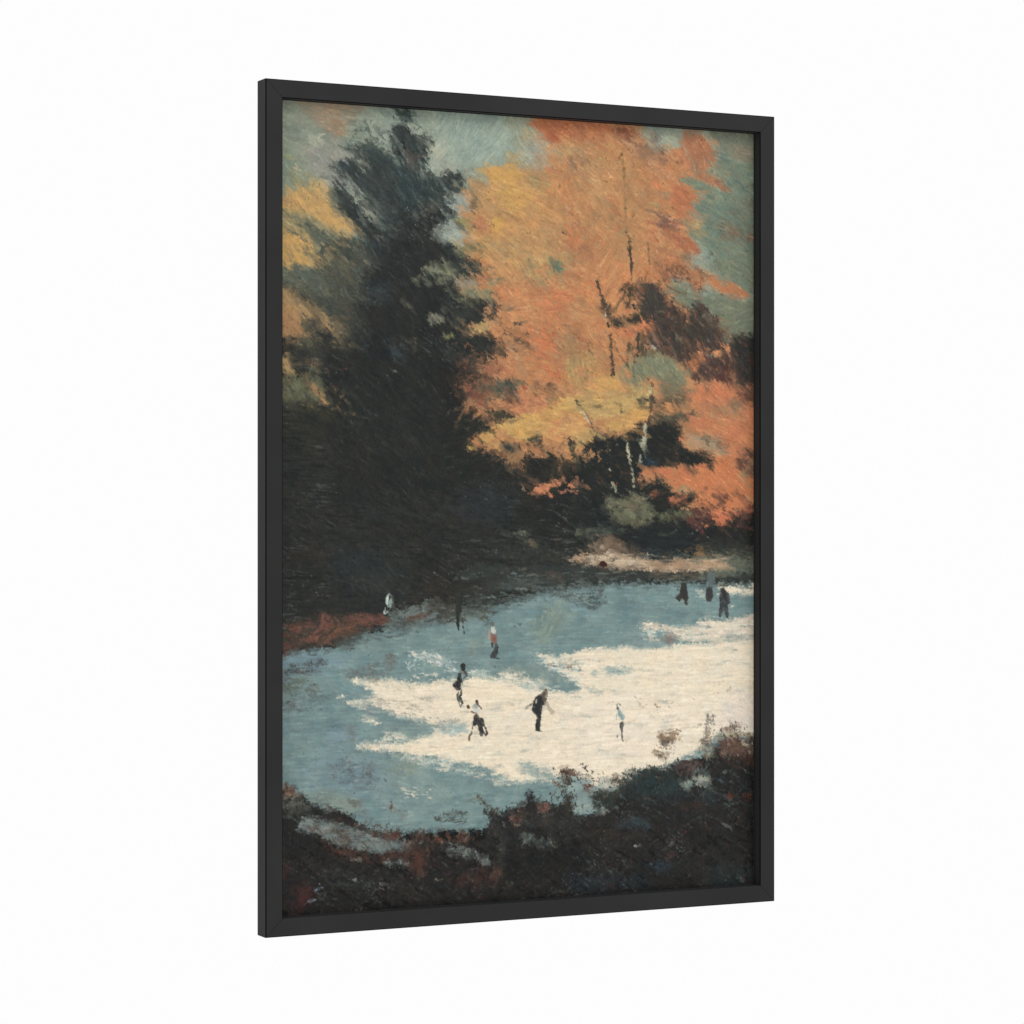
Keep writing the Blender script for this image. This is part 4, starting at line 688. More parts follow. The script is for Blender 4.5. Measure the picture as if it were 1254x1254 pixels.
    P((78, 80, 80), [346, 818, 372, 812, 402, 806, 402, 816, 380, 824, 346, 834], e=3.5, a=0, r=.8, t=.63); P((98, 108, 98), [340, 828, 380, 826, 370, 848, 340, 856], e=5, r=.8, t=.66, o=.8)
    P((84, 80, 70), [376, 840, 390, 838, 390, 850, 378, 850], e=2.5, r=.9, t=.68); P((84, 90, 90), [346, 858, 400, 850, 404, 868, 350, 872], e=4, r=1.1, t=1.1, o=.7); P((106, 110, 104), [470, 802, 486, 800, 486, 816, 474, 822], e=3, r=.8, t=.62)
    P((116, 114, 106), [428, 890, 436, 888, 436, 912, 430, 906], e=3, r=.7, t=.6, o=.7); P((84, 90, 92), [400, 932, 470, 940, 460, 965, 410, 955], e=6, r=1.1, t=1.12, o=.7)
    P((104, 110, 106), [420, 822, 470, 812, 480, 826, 430, 832], e=3, r=.9, t=.72)
    # red bank, left
    P((76, 62, 54), [330, 762, 352, 762, 380, 756, 394, 746, 404, 752, 420, 754, 440, 750, 478, 754, 480, 764, 452, 770, 440, 780, 410, 790, 380, 792, 350, 800, 330, 802], e=3, a=15, r=.4, c2=(66, 66, 58))
    P((122, 80, 68), [393, 750, 398, 747, 408, 756, 408, 764, 400, 776, 392, 784, 380, 788, 366, 786, 380, 778, 388, 766], e=2, a=120, r=.45); P((118, 78, 68), [420, 754, 440, 750, 470, 752, 480, 760, 466, 766, 452, 770, 440, 762, 424, 762], e=2, a=0, r=.4)
    P((106, 70, 60), [330, 790, 350, 788, 366, 792, 362, 798, 350, 802, 330, 800], e=2, a=0, r=.4); P((112, 78, 62), [408, 766, 436, 764, 440, 772, 420, 780, 400, 786, 380, 788], e=3, a=165, r=.6, t=.55); P((110, 70, 56), [352, 766, 380, 762, 384, 772, 360, 774], e=3, a=0, r=.6, t=.58)
    P((104, 76, 62), [494, 754, 512, 750, 526, 748, 522, 758, 504, 764], e=2, a=165, r=.5, c2=(84, 68, 58)); P((70, 64, 58), [480, 762, 500, 758, 506, 764, 486, 768], e=2.5, a=165, r=.5)
    P((104, 116, 112), [476, 752, 504, 742, 540, 734, 540, 746, 508, 752, 486, 760], e=4, a=165, r=.7, t=.6)
    P((48, 50, 48), [330, 720, 470, 735, 470, 750, 400, 748, 380, 756, 330, 764], e=4, a=0, r=.4); P((52, 50, 46), [520, 712, 580, 706, 600, 722, 560, 735, 520, 730], e=5, r=.5)
    P((74, 70, 62), [530, 735, 556, 733, 560, 752, 540, 762, 520, 764], e=4, r=.7, t=.56)
    # ---- sunlit snow
    def sn(q, **k): P(SNOW, q, **{**dict(e=1.8, r=.42, a=0, c2=(237, 222, 195), j=.012), **k})
    sn([424, 829, 436, 829, 448, 832, 466, 832, 484, 831, 492, 834, 512, 836, 540, 833, 562, 831, 590, 830, 612, 829, 634, 836, 660, 842, 690, 847, 714, 843, 696, 832, 674, 820, 660, 811, 668, 808, 654, 802, 664, 800, 684, 802, 700, 800, 712, 795, 730, 793, 746, 793, 760, 791, 784, 793, 800, 792, 820, 790, 850, 787, 880, 785, 940, 778, 940, 900, 880, 898, 866, 914, 850, 920, 830, 932, 800, 942, 780, 948, 766, 960, 740, 968, 718, 962, 700, 950, 684, 952, 664, 954, 646, 958, 630, 955, 614, 951, 602, 944, 590, 940, 570, 936, 548, 930, 520, 926, 484, 922, 462, 919, 436, 917, 442, 911, 470, 910, 492, 906, 516, 902, 530, 898, 540, 888, 520, 885, 504, 880, 488, 878, 474, 872, 462, 866, 450, 862, 436, 862, 420, 859, 420, 856, 440, 858, 452, 852, 462, 850, 446, 842, 436, 836], e=2)
    P(ICE, [416, 836, 434, 838, 446, 843, 462, 850, 452, 853, 436, 857, 416, 858], e=1.2, r=.35, a=15, o=.95); sn([422, 857, 436, 860, 446, 864, 456, 868, 448, 870, 432, 864], e=1.3, r=.5, t=.52)
    P((160, 158, 148), [446, 858, 460, 854, 486, 858, 500, 864, 480, 864, 460, 862], e=2.5, a=15, r=.6, t=.56, o=.8); P((140, 150, 146), [436, 862, 454, 862, 470, 872, 456, 874], e=2.5, a=15, r=.6, o=.8)
    sn([448, 876, 458, 878, 466, 884, 460, 886, 448, 882], e=1.5, r=.6, t=.55); P((150, 140, 124), [446, 830, 460, 828, 464, 834, 450, 834], e=1.5, r=.8, t=.58, o=.8); sn([419, 850, 422, 850, 422, 853, 419, 853], e=1, r=.2)
    sn([778, 768, 786, 762, 792, 759, 804, 764, 824, 768, 846, 767, 856, 761, 868, 757, 884, 759, 898, 756, 940, 750, 940, 785, 850, 788, 832, 786, 828, 776, 810, 774, 792, 770], e=2, r=.5, c2=(214, 200, 180))
    P((132, 152, 150), [760, 772, 800, 776, 820, 778, 822, 788, 800, 793, 772, 792], e=3, a=0, r=.5, o=.9); sn([774, 778, 800, 780, 815, 786, 800, 786], e=2, r=.9, t=.68, o=.8)
    P((150, 160, 150), [826, 776, 846, 774, 848, 784, 830, 784], e=3, r=.7, t=.58, o=.7, a=0); P((140, 152, 146), [880, 780, 900, 776, 923, 778, 923, 782, 890, 785], e=2, r=.9, t=.66, a=0, o=.8); P((140, 152, 146), [908, 764, 925, 764, 925, 768, 910, 768], e=1.5, r=.7, t=.58, a=0, o=.7)
    P((120, 116, 112), [814, 776, 822, 774, 827, 780, 826, 788, 818, 789, 813, 784], e=1.8, r=.55, t=.5, c2=(150, 140, 134))
    sn([872, 714, 886, 717, 900, 716, 912, 719, 925, 714, 940, 708, 940, 730, 910, 730, 892, 728, 878, 724], e=1.8, r=.45); P((136, 150, 146), [898, 724, 914, 722, 914, 730, 900, 730], e=2, r=.7, t=.58, o=.7)
    sn([893, 743, 902, 740, 898, 744], e=.8, r=.6, t=.6); sn([858, 730, 864, 726, 863, 732], e=1, r=.4); sn([871, 752, 876, 755, 880, 758, 874, 757], e=.8, r=.4); sn([851, 722, 862, 724, 858, 728], e=1.5, r=.8, t=.6, o=.7)
    P((128, 148, 142), [612, 816, 640, 812, 664, 814, 682, 822, 694, 832, 696, 838, 684, 840, 666, 836, 648, 834, 630, 830, 616, 824], e=2, a=15, r=.4)
    sn([612, 820, 630, 822, 648, 830, 670, 838, 660, 844, 636, 840, 620, 832], e=2.5, r=.9, t=.7, o=.85); P((176, 188, 176), [640, 834, 664, 836, 660, 846, 646, 846], e=3, r=.7, t=.55, o=.6)
    P((150, 160, 150), [672, 806, 700, 808, 716, 812, 700, 818, 684, 814], e=2.5, a=0, r=.6, t=.56, o=.75); S((130, 110, 96), 1, [672, 815, 688, 818, 714, 816], r=.8, o=.8); S((214, 204, 196), 1.4, [661, 812, 672, 817, 682, 819], r=.4)
    P((132, 156, 154), [722, 824, 730, 820, 746, 816, 760, 816, 774, 818, 776, 822, 764, 826, 748, 827, 736, 824], e=2, a=0, r=.6, t=.52); P((160, 170, 160), [716, 842, 728, 842, 738, 846, 728, 849, 718, 846], e=1.8, a=0, r=.6, t=.52); P((150, 166, 160), [724, 823, 732, 824, 732, 828, 726, 828], e=1.5, r=.6)
    P((146, 168, 166), [540, 889, 552, 886, 566, 885, 576, 890, 572, 898, 558, 901, 544, 898, 532, 894], e=2, a=0, r=.55, c2=(170, 184, 178)); P((178, 176, 160), [530, 880, 572, 878, 580, 886, 550, 886], e=2.5, a=0, r=.6, t=.56, o=.5)
    P((176, 190, 182), [506, 798, 530, 800, 548, 806, 560, 816, 552, 822, 534, 814, 518, 808], e=3, a=15, r=.8, t=.58, o=.7)
    D([(206, 212, 204), (226, 214, 196), (184, 200, 196)], [504, 797, 530, 799, 548, 804, 562, 816, 566, 826, 540, 818, 524, 808, 506, 804], 46, 9, 1.3, 18, 12, seed=5)
    D([(186, 204, 196), (206, 212, 196)], [494, 802, 518, 804, 522, 822, 500, 820], 20, 4, 1.5, 60, 40, seed=6)
    D([(210, 214, 200), (226, 214, 192)], [500, 824, 560, 826, 612, 822, 640, 830, 560, 834, 500, 832], 40, 6, 1.3, 0, 14, seed=7)
    D([(210, 214, 200), (226, 214, 192), (180, 196, 190)], [612, 822, 650, 834, 690, 846, 700, 852, 660, 848, 620, 838], 60, 7, 1.4, 14, 14, seed=8)
    D([(210, 214, 200), (228, 214, 192), (186, 200, 194)], [654, 800, 700, 806, 720, 830, 710, 842, 684, 824, 660, 812], 40, 9, 1.5, 14, 10, seed=9)
    D([(120, 146, 146), (146, 164, 160)], [655, 806, 690, 812, 720, 826, 716, 840, 690, 832, 664, 818], 22, 12, 1.5, 10, 10, seed=10, o=.7)
    D([(228, 214, 192), (214, 214, 200)], [770, 770, 800, 766, 830, 772, 862, 770, 900, 764, 925, 760, 925, 776, 850, 782, 800, 780], 70, 11, 1.5, 4, 10, seed=11)
    D([(228, 214, 192), (204, 210, 196)], [480, 924, 560, 934, 610, 950, 650, 960, 620, 962, 560, 944, 500, 932], 60, 8, 1.3, 8, 12, seed=12)
    D([(228, 214, 192), (204, 210, 196)], [440, 906, 520, 898, 540, 892, 540, 900, 470, 914], 30, 8, 1.3, 0, 12, seed=13)
    D([(132, 152, 150), (112, 128, 128)], [440, 862, 500, 866, 540, 880, 560, 890, 500, 886, 450, 876], 36, 9, 1.3, 12, 8, seed=14, o=.7)
    D([(176, 166, 148), (160, 156, 146), (206, 190, 166)], [440, 838, 540, 840, 540, 880, 480, 876, 430, 860], 40, 12, 1., 8, 5, seed=15, o=.6)
    D([(231, 216, 190), (244, 232, 211), (234, 219, 193)], [480, 840, 925, 800, 925, 900, 800, 940, 640, 945, 500, 915], 420, 13, 1., 0, 4, seed=16, o=.55)
    P((206, 210, 196), [576, 822, 600, 822, 606, 828, 580, 828], e=2, r=.8, t=.6, a=0); P((176, 178, 160), [478, 838, 506, 838, 502, 844, 486, 842], e=2, r=.9, t=.62, o=.7)
    P((134, 152, 146), [474, 884, 500, 886, 530, 888, 538, 894, 520, 902, 496, 906, 470, 904], e=3, a=0, r=.45, o=.8); sn([468, 900, 486, 898, 500, 902, 486, 908, 470, 906], e=2, r=1., t=.75)
    P((200, 204, 192), [484, 926, 530, 928, 560, 934, 548, 938, 510, 932], e=2, r=.8, t=.6, a=0); sn([534, 940, 544, 936, 552, 942, 546, 946, 536, 944], e=1.8, r=.6); sn([496, 968, 508, 966, 516, 972, 504, 974], e=2.5, r=.7, t=.56, o=.8)
    P((140, 160, 156), [556, 934, 590, 936, 606, 944, 610, 950, 590, 944, 560, 940], e=2.5, r=.6, a=15, o=.8); sn([606, 944, 624, 946, 640, 954, 644, 957, 624, 956, 610, 950], e=2, r=.5)
    P((140, 160, 156), [632, 934, 650, 932, 662, 940, 680, 944, 676, 954, 656, 952, 640, 946], e=2.5, r=.5, a=15, o=.85); sn([600, 956, 620, 958, 610, 962], e=2, r=.7, t=.6); sn([644, 952, 664, 954, 690, 956, 680, 960, 656, 958], e=1.6, r=.6, t=.55, o=.9)
    P((140, 160, 156), [690, 948, 718, 952, 740, 962, 738, 980, 700, 975, 686, 965], e=3, r=.4, a=0)
    P((236, 222, 198), [620, 850, 700, 850, 740, 890, 700, 920, 600, 900], e=25, a=0, o=.5); P((242, 227, 208), [700, 850, 940, 880, 900, 900, 780, 940, 680, 930], e=25, a=0, o=.5); P((232, 218, 206), [880, 850, 940, 850, 940, 905, 880, 900], e=10, a=30, o=.6)
    P((240, 224, 192), [560, 835, 640, 845, 600, 880, 540, 870], e=20, a=0, o=.5)
    S((170, 160, 140), 1, [780, 856, 783, 862, 788, 866], r=.7, o=.7); S((150, 140, 120), 1.6, [803, 863, 808, 866], r=.7); S((130, 130, 120), 1.6, [812, 881, 817, 884], r=.7); S((170, 160, 145), 1.5, [896, 796, 902, 796], r=.6); S((170, 162, 150), 1.4, [890, 846, 894, 842], r=.6)

    SH = [560, 700, 640, 696, 720, 698, 800, 702, 925, 704, 925, 718, 800, 714, 700, 718, 620, 734, 560, 744]
    D([(64, 68, 64), (92, 94, 82), (104, 118, 112), (50, 54, 52)], SH, 170, 13, 1.5, 0, 8, seed=55, o=.75)
    D([(104, 124, 122), (84, 98, 96)], [600, 724, 700, 714, 925, 712, 925, 720, 700, 724, 610, 742], 110, 10, 1.6, 0, 10, seed=56, o=.7)
    D([(70, 74, 70), (60, 62, 58)], [640, 722, 740, 712, 745, 745, 690, 740, 650, 738], 36, 3, 1.4, 20, 30, seed=57, o=.7)
    D([(112, 128, 124), (96, 106, 102), (70, 74, 70)], [340, 790, 400, 790, 480, 766, 540, 752, 600, 740, 600, 756, 520, 772, 440, 796, 340, 812], 150, 9, 1.4, 0, 12, seed=58, o=.6)
    D([(120, 80, 68), (84, 66, 58), (58, 56, 50), (66, 60, 54)], [345, 766, 390, 750, 480, 752, 470, 768, 400, 790, 345, 800], 150, 9, 1.6, 160, 25, seed=59, o=.75)
    D([(130, 154, 160), (114, 140, 146), (122, 148, 154)], [346, 850, 420, 870, 540, 960, 560, 1010, 440, 990, 346, 950], 200, 12, 1.5, 5, 14, seed=60, o=.3)
    D([(126, 150, 150), (110, 137, 140)], [480, 775, 650, 740, 850, 720, 800, 770, 620, 810, 500, 800], 200, 12, 1.4, 175, 8, seed=61, o=.3)
    # broken bristle marks
    # ---- the near bank
    BK = (46, 44, 42)
    P((134, 148, 138), [372, 975, 400, 966, 424, 972, 450, 982, 440, 995, 410, 992, 385, 988], e=4, a=0, r=.35, o=.9, c2=(120, 134, 126)); P((100, 104, 96), [424, 974, 440, 978, 450, 986, 436, 988], e=3, r=.7, t=.58, o=.8)
    P(BK, a=30, xy=[330, 964, 352, 964, 362, 964, 370, 970, 378, 980, 390, 986, 398, 988, 410, 988, 422, 994, 434, 998, 438, 1006, 446, 1012, 460, 1017, 476, 1020, 492, 1022, 506, 1022, 516, 1020, 530, 1024, 548, 1028, 556, 1024, 572, 1024, 590, 1026, 596, 1014, 602, 1006, 592, 998, 594, 988, 612, 994, 622, 990, 634, 986, 646, 980, 644, 970, 646, 964, 654, 974, 658, 982, 672, 984, 690, 984, 692, 974, 700, 970, 700, 985, 704, 1000, 720, 996, 730, 994, 722, 974, 732, 968, 744, 970, 756, 966, 766, 962, 776, 954, 782, 945, 800, 940, 812, 942, 822, 936, 836, 930, 852, 928, 868, 922, 876, 914, 884, 906, 900, 902, 912, 904, 940, 904, 940, 1110, 330, 1140], e=2, r=.45, c2=(40, 41, 40))
    P((140, 104, 82), [334, 960, 350, 962, 362, 960, 370, 974, 356, 978, 334, 976], e=2.5, r=.7, t=.54, c2=(104, 76, 62)); P((120, 128, 116), [334, 976, 364, 976, 378, 988, 366, 994, 334, 990], e=4, r=.5, o=.6)
    P((112, 124, 120), [362, 1012, 370, 1004, 374, 997, 392, 1001, 408, 1006, 430, 1012, 440, 1016, 456, 1019, 470, 1026, 490, 1028, 512, 1030, 504, 1038, 480, 1042, 470, 1046, 452, 1044, 438, 1042, 424, 1036, 412, 1034, 400, 1030, 394, 1020, 388, 1021, 374, 1018, 364, 1015], e=1.8, r=.4, a=15, c2=(126, 136, 130))
    P((82, 60, 52), [372, 1012, 392, 1010, 396, 1016, 380, 1016], e=2, r=.9, t=.66, o=.7); P((84, 76, 70), [392, 1018, 420, 1016, 440, 1024, 430, 1032, 400, 1028], e=3, r=.9, t=.72)
    P((84, 58, 50), [394, 1022, 404, 1034, 420, 1038, 440, 1044, 466, 1048, 490, 1050, 476, 1058, 440, 1054, 410, 1046, 396, 1036], e=3, r=.6, t=.54, a=30); P((128, 140, 134), [464, 1050, 474, 1050, 484, 1054, 500, 1052, 504, 1058, 490, 1062, 474, 1058], e=1.8, r=.5, a=15); P((140, 146, 136), [425, 1050, 432, 1050, 430, 1054, 438, 1051, 445, 1052, 442, 1054], e=1.3, r=.5, t=.5)
    P((92, 66, 56), [454, 1016, 466, 1020, 464, 1024, 454, 1022], e=2, r=.6); P((96, 64, 54), [472, 1020, 490, 1018, 492, 1028, 476, 1030], e=2.2, r=.65, t=.52); P((98, 68, 56), [506, 1020, 520, 1016, 524, 1028, 510, 1032], e=2.2, r=.65, t=.52, a=90); P((96, 60, 50), [434, 1008, 446, 1012, 436, 1014], e=1.5, r=.6)
    P((84, 58, 50), [500, 1032, 516, 1034, 526, 1050, 524, 1072, 512, 1076, 502, 1060], e=4, r=.5, a=90, o=.9); P((80, 56, 50), [474, 1044, 496, 1042, 496, 1050, 478, 1050], e=2.5, r=.6); P((124, 80, 62), [530, 1024, 545, 1026, 544, 1032, 530, 1030], e=2, r=.7, t=.56)
    P((124, 136, 128), [514, 1028, 520, 1030, 514, 1034], e=1.2, r=.5); P((120, 130, 124), [540, 1032, 556, 1034, 574, 1040, 590, 1046, 602, 1052, 604, 1060, 590, 1056, 574, 1048, 558, 1048, 544, 1040], e=2.5, r=.75, t=.56); P((98, 72, 60), [560, 1022, 576, 1020, 574, 1030, 562, 1030], e=1.8, r=.7, t=.55)
    P((104, 76, 58), [444, 994, 450, 990, 448, 1004], e=2, r=.8, t=.6, o=.6); S((90, 66, 52), 2, [481, 980, 480, 992], r=.9); P((96, 96, 84), [474, 986, 492, 992, 486, 996], e=2, r=.9, t=.62); S((110, 60, 44), 1.6, [467, 1012, 468, 1020], r=.7)
    P((140, 120, 96), [490, 990, 500, 1000, 494, 1008], e=2, r=.9, t=.66, o=.7); S((70, 72, 64), 3.4, [534, 1000, 540, 1003], r=.8); S((86, 90, 84), 2.6, [544, 999, 556, 994, 566, 995], r=.8); P((92, 100, 90), [552, 1002, 566, 1002, 566, 1010, 556, 1008], e=2, r=.8, t=.58); S((80, 76, 66), 1.8, [586, 974, 592, 980], r=.8); S((70, 64, 56), 3, [592, 982, 600, 990, 610, 998], r=.9)
    P((138, 156, 150), [700, 970, 716, 968, 726, 982, 730, 992, 720, 996, 706, 998, 702, 985], e=2, r=.35)
    P((64, 58, 50), [690, 972, 700, 956, 702, 945, 696, 942, 684, 942, 690, 950, 692, 960, 688, 975], e=2, r=.8, t=.56); P((70, 48, 42), [682, 943, 694, 944, 702, 942, 704, 948, 698, 952, 690, 948], e=1.5, r=.8, t=.54); P((88, 64, 54), [678, 956, 688, 958, 690, 962, 680, 964], e=2, r=.7, t=.54); P((60, 58, 50), [692, 974, 702, 974, 700, 992, 690, 992], e=2, r=.7, t=.5)
    P((80, 66, 54), [706, 946, 718, 944, 726, 952, 716, 954, 706, 952], e=1.5, r=.9, t=.56); S((70, 64, 54), 2, [712, 942, 719, 938], r=.9); P((106, 72, 60), [715, 958, 726, 960, 730, 970, 722, 972, 716, 966], e=2, r=.8, t=.56); P((104, 64, 52), [728, 964, 736, 966, 734, 970], e=1.4, r=.6)
    P((58, 66, 58), [722, 978, 735, 970, 745, 965, 758, 970, 750, 990, 730, 992], e=3, r=.5, c2=(50, 60, 56)); P((70, 62, 54), [750, 950, 768, 948, 778, 952, 770, 960, 752, 962, 744, 956], e=2, r=1.1, t=.76); P((150, 158, 150), [732, 952, 750, 954, 756, 966, 740, 968], e=3, r=.7, t=.56, o=.8)
    P((124, 76, 66), [658, 986, 670, 983, 673, 988, 666, 996, 658, 994], e=1.8, r=.7, t=.5, c2=(140, 96, 84)); P((90, 72, 68), [620, 994, 640, 990, 642, 1004, 624, 1008], e=2.5, r=.8, t=.58); P((116, 74, 60), [628, 1000, 640, 1000, 640, 1006, 628, 1006], e=1.5, r=.7, t=.52); P((180, 140, 120), [622, 1002, 628, 1002, 627, 1005], e=1.1, r=.5); S((170, 136, 104), 2, [631, 1010, 636, 1010], r=.5); S((170, 150, 120), 1.5, [634, 993, 638, 994], r=.6)
    P((110, 120, 112), [634, 1026, 644, 1018, 656, 1022, 656, 1028, 644, 1032], e=2, r=.5, a=30); P((74, 82, 78), [656, 1024, 676, 1028, 682, 1038, 664, 1040, 654, 1034], e=3, r=.6); S((110, 112, 100), 1.3, [674, 1030, 681, 1038], r=.6); S((104, 110, 100), 2.6, [616, 1006, 618, 1012], r=.5)
    P((84, 88, 80), [612, 1034, 620, 1032, 618, 1050, 614, 1060], e=2, r=.7, t=.55); P((104, 74, 60), [606, 1056, 616, 1060, 616, 1080, 608, 1084, 602, 1074], e=4, r=.5, o=.8, a=90); P((74, 52, 46), [545, 1066, 600, 1062, 606, 1084, 556, 1090], e=7, r=.5, o=.7)
    P((56, 60, 58), [596, 1010, 640, 1012, 640, 1030, 600, 1034], e=5, r=.6, o=.6); P((62, 62, 58), [640, 990, 700, 1000, 720, 1020, 690, 1030, 650, 1010], e=6, r=.6, t=.6, o=.6, a=30); P((36, 36, 35), [620, 1034, 720, 1040, 720, 1070, 620, 1080], e=8, o=.7)
    P((48, 62, 62), [760, 950, 790, 940, 815, 945, 850, 955, 840, 975, 790, 982, 760, 975], e=6, r=.5, c2=(46, 54, 52)); P((92, 76, 72), [822, 936, 850, 930, 862, 940, 846, 950, 826, 948], e=3, r=.7, t=.54); P((96, 62, 52), [880, 920, 905, 915, 935, 920, 935, 940, 900, 936], e=6, r=.6, o=.6)
    P((132, 146, 132), [832, 960, 842, 955, 850, 956, 848, 964, 840, 967, 834, 964], e=1.4, r=.4); P((170, 172, 152), [849, 952, 856, 948, 872, 948, 870, 956, 866, 964, 856, 962, 850, 958], e=1.8, r=.5, c2=(150, 156, 140)); P((96, 118, 112), [848, 942, 868, 940, 868, 947, 850, 948], e=2, r=.6); S((110, 116, 108), 2.2, [886, 946, 894, 943], r=.8)
    P((52, 64, 66), [862, 966, 878, 964, 876, 984, 864, 986], e=4, r=.6, o=.8); P((122, 62, 48), [889, 972, 893, 967, 897, 970, 896, 980, 891, 982], e=1.3, r=.4); P((96, 50, 40), [908, 972, 923, 972, 920, 978, 910, 978], e=2.5, r=.6, o=.8); P((84, 52, 44), [836, 982, 860, 982, 856, 992, 838, 992], e=4, r=.6, o=.6)
    P((112, 122, 116), [730, 990, 742, 988, 745, 993, 738, 998, 730, 998], e=1.8, r=.5); P((56, 68, 72), [755, 1005, 780, 1001, 800, 1008, 796, 1014, 770, 1012, 752, 1015], e=3, r=.5, a=0); P((64, 76, 74), [774, 992, 784, 994, 776, 998], e=2, r=.5, o=.7)
    P((66, 58, 50), [730, 1016, 790, 1018, 790, 1032, 732, 1034], e=5, r=.7, t=.6, a=0, o=.7); S((150, 142, 130), 1.6, [776, 1036, 786, 1035], r=.8); P((96, 84, 80), [816, 1026, 832, 1026, 832, 1032, 818, 1032], e=2, r=.8, t=.58); S((96, 44, 50), 2.4, [838, 1019, 845, 1017], r=.7); S((84, 88, 84), 2, [884, 1008, 892, 1012], r=.8)
    P((46, 60, 70), [790, 1058, 812, 1054, 824, 1060, 812, 1066, 794, 1064], e=3, r=.5); P((44, 56, 64), [762, 1068, 790, 1070, 800, 1084, 764, 1092], e=6, r=.5, o=.8); P((44, 54, 62), [690, 1070, 760, 1068, 760, 1090, 700, 1096], e=8, r=.5, o=.7); P((46, 56, 56), [860, 1060, 935, 1060, 935, 1086, 870, 1088], e=8, o=.7)
    P((96, 108, 108), [902, 1072, 912, 1070, 914, 1080, 906, 1078], e=1.8, r=.8, t=.58); S((78, 84, 82), 2, [889, 1078, 891, 1084], r=.8); P((110, 84, 50), [772, 1088, 780, 1088, 778, 1094], e=1.5, r=.6)
    P((80, 48, 46), [335, 1050, 356, 1060, 352, 1075, 335, 1078], e=5, r=.5, o=.7, a=45); P((86, 46, 46), [358, 1104, 376, 1086, 396, 1082, 384, 1104, 360, 1124], e=5, r=.5, o=.7); P((74, 46, 42), [350, 1080, 380, 1080, 390, 1090, 360, 1100], e=6, r=.5, o=.6)
    S((118, 132, 138), 2.8, [397, 1086, 391, 1087, 387, 1092], r=.6, w2=2); S((112, 124, 130), 3, [386, 1101, 380, 1104, 376, 1106], r=.7, w2=1.4); P((84, 80, 70), [436, 1112, 452, 1108, 450, 1114, 438, 1116], e=2, r=.7, o=.8); P((50, 58, 66), [354, 1052, 360, 1054, 356, 1060], e=2)
    P((58, 64, 62), [395, 1064, 450, 1070, 460, 1084, 410, 1086], e=6, r=.9, t=.66, a=0); S((112, 116, 108), 1.2, [430, 1076, 438, 1077], r=.7); S((120, 120, 110), 1.4, [468, 1082, 475, 1081], r=.8); S((120, 108, 96), 1.8, [536, 1078, 542, 1076], r=.7); P((64, 58, 52), [470, 1070, 540, 1074, 540, 1100, 470, 1100], e=10, r=.6, o=.4)
    P((92, 96, 86), [620, 1080, 630, 1080, 624, 1086], e=1.5, r=.6, t=.5)
    TOPE = [346, 958, 375, 968, 440, 1000, 520, 1016, 590, 1016, 600, 985, 690, 965, 730, 985, 780, 945, 860, 918, 925, 902, 925, 925, 800, 960, 740, 1000, 600, 1020, 560, 1034, 470, 1032, 420, 1008, 346, 985]
    D([(46, 44, 42), (56, 50, 46), (42, 44, 42)], TOPE, 230, 5, 1.6, 80, 30, seed=65)
    D([(96, 66, 54), (110, 84, 68), (80, 60, 52)], TOPE, 110, 5, 1.3, 85, 25, seed=66, o=.75)
    D([(98, 68, 56), (84, 60, 52), (116, 80, 64)], [440, 1008, 530, 1014, 585, 1018, 585, 1032, 520, 1040, 440, 1020], 60, 6, 1.3, 85, 20, seed=67, o=.8)
    D([(90, 84, 78), (78, 72, 68), (64, 60, 56)], [370, 1004, 440, 1018, 510, 1032, 500, 1044, 440, 1042, 390, 1024], 90, 6, 1.6, 20, 30, seed=68, o=.65)
    D([(50, 46, 44), (44, 44, 42), (84, 58, 50)], [400, 1024, 440, 1042, 520, 1044, 600, 1060, 600, 1066, 520, 1056, 420, 1050], 60, 5, 1.8, 60, 40, seed=69)
    BOT = [346, 1040, 500, 1060, 640, 1010, 800, 970, 925, 940, 925, 1085, 346, 1122]
    D([(62, 62, 58), (58, 66, 66), (66, 58, 54)], BOT, 300, 8, 1.3, 15, 50, seed=70, o=.5)
    D([(36, 36, 35), (38, 38, 37)], BOT, 200, 12, 3, 15, 50, seed=71, o=.55)
    D([(84, 90, 88), (96, 92, 84)], BOT, 70, 4, 1.2, 5, 40, seed=72, o=.6)
    D([(74, 54, 48), (80, 50, 46)], BOT, 50, 8, 2.4, 60, 40, seed=73, o=.5)
    D([(56, 68, 68), (50, 60, 62)], [740, 960, 925, 930, 925, 1000, 760, 1010], 80, 8, 2, 20, 40, seed=74, o=.5)
    # brown shrubs on the snow
    P((140, 116, 92), [806, 894, 809, 892, 812, 898, 816, 893, 818, 900, 822, 890, 824, 896, 828, 900, 826, 906, 816, 911, 808, 912, 806, 904], e=1.2, r=.55, c2=(150, 124, 100)); P((104, 92, 80), [807, 908, 816, 905, 826, 904, 828, 910, 818, 913, 810, 914], e=1.2, r=.6); P((140, 122, 96), [819, 890, 824, 890, 825, 898, 819, 898], e=1, r=.6); P((160, 146, 116), [829, 902, 834, 900, 832, 908, 829, 906], e=1.2, r=.6)
    P((142, 118, 92), [798, 918, 806, 917, 808, 922, 814, 924, 820, 920, 818, 928, 812, 931, 804, 926], e=1.2, r=.5, c2=(110, 96, 82)); S((150, 138, 112), 2, [826, 914, 825, 922], r=.7); S((120, 116, 104), 1, [815, 930, 815, 942], r=.5)
    P((128, 118, 106), [860, 912, 862, 896, 864, 880, 867, 872, 868, 882, 870, 894, 866, 906, 864, 922], e=2, r=.9, t=.56); P((108, 104, 98), [866, 872, 868, 871, 869, 880, 872, 895, 868, 894, 864, 884], e=1.2, r=.9, t=.52); S((150, 142, 134), 2, [872, 876, 872, 882], r=.8); P((120, 110, 92), [856, 906, 868, 900, 870, 912, 862, 924, 856, 918], e=2, r=.9, t=.56)
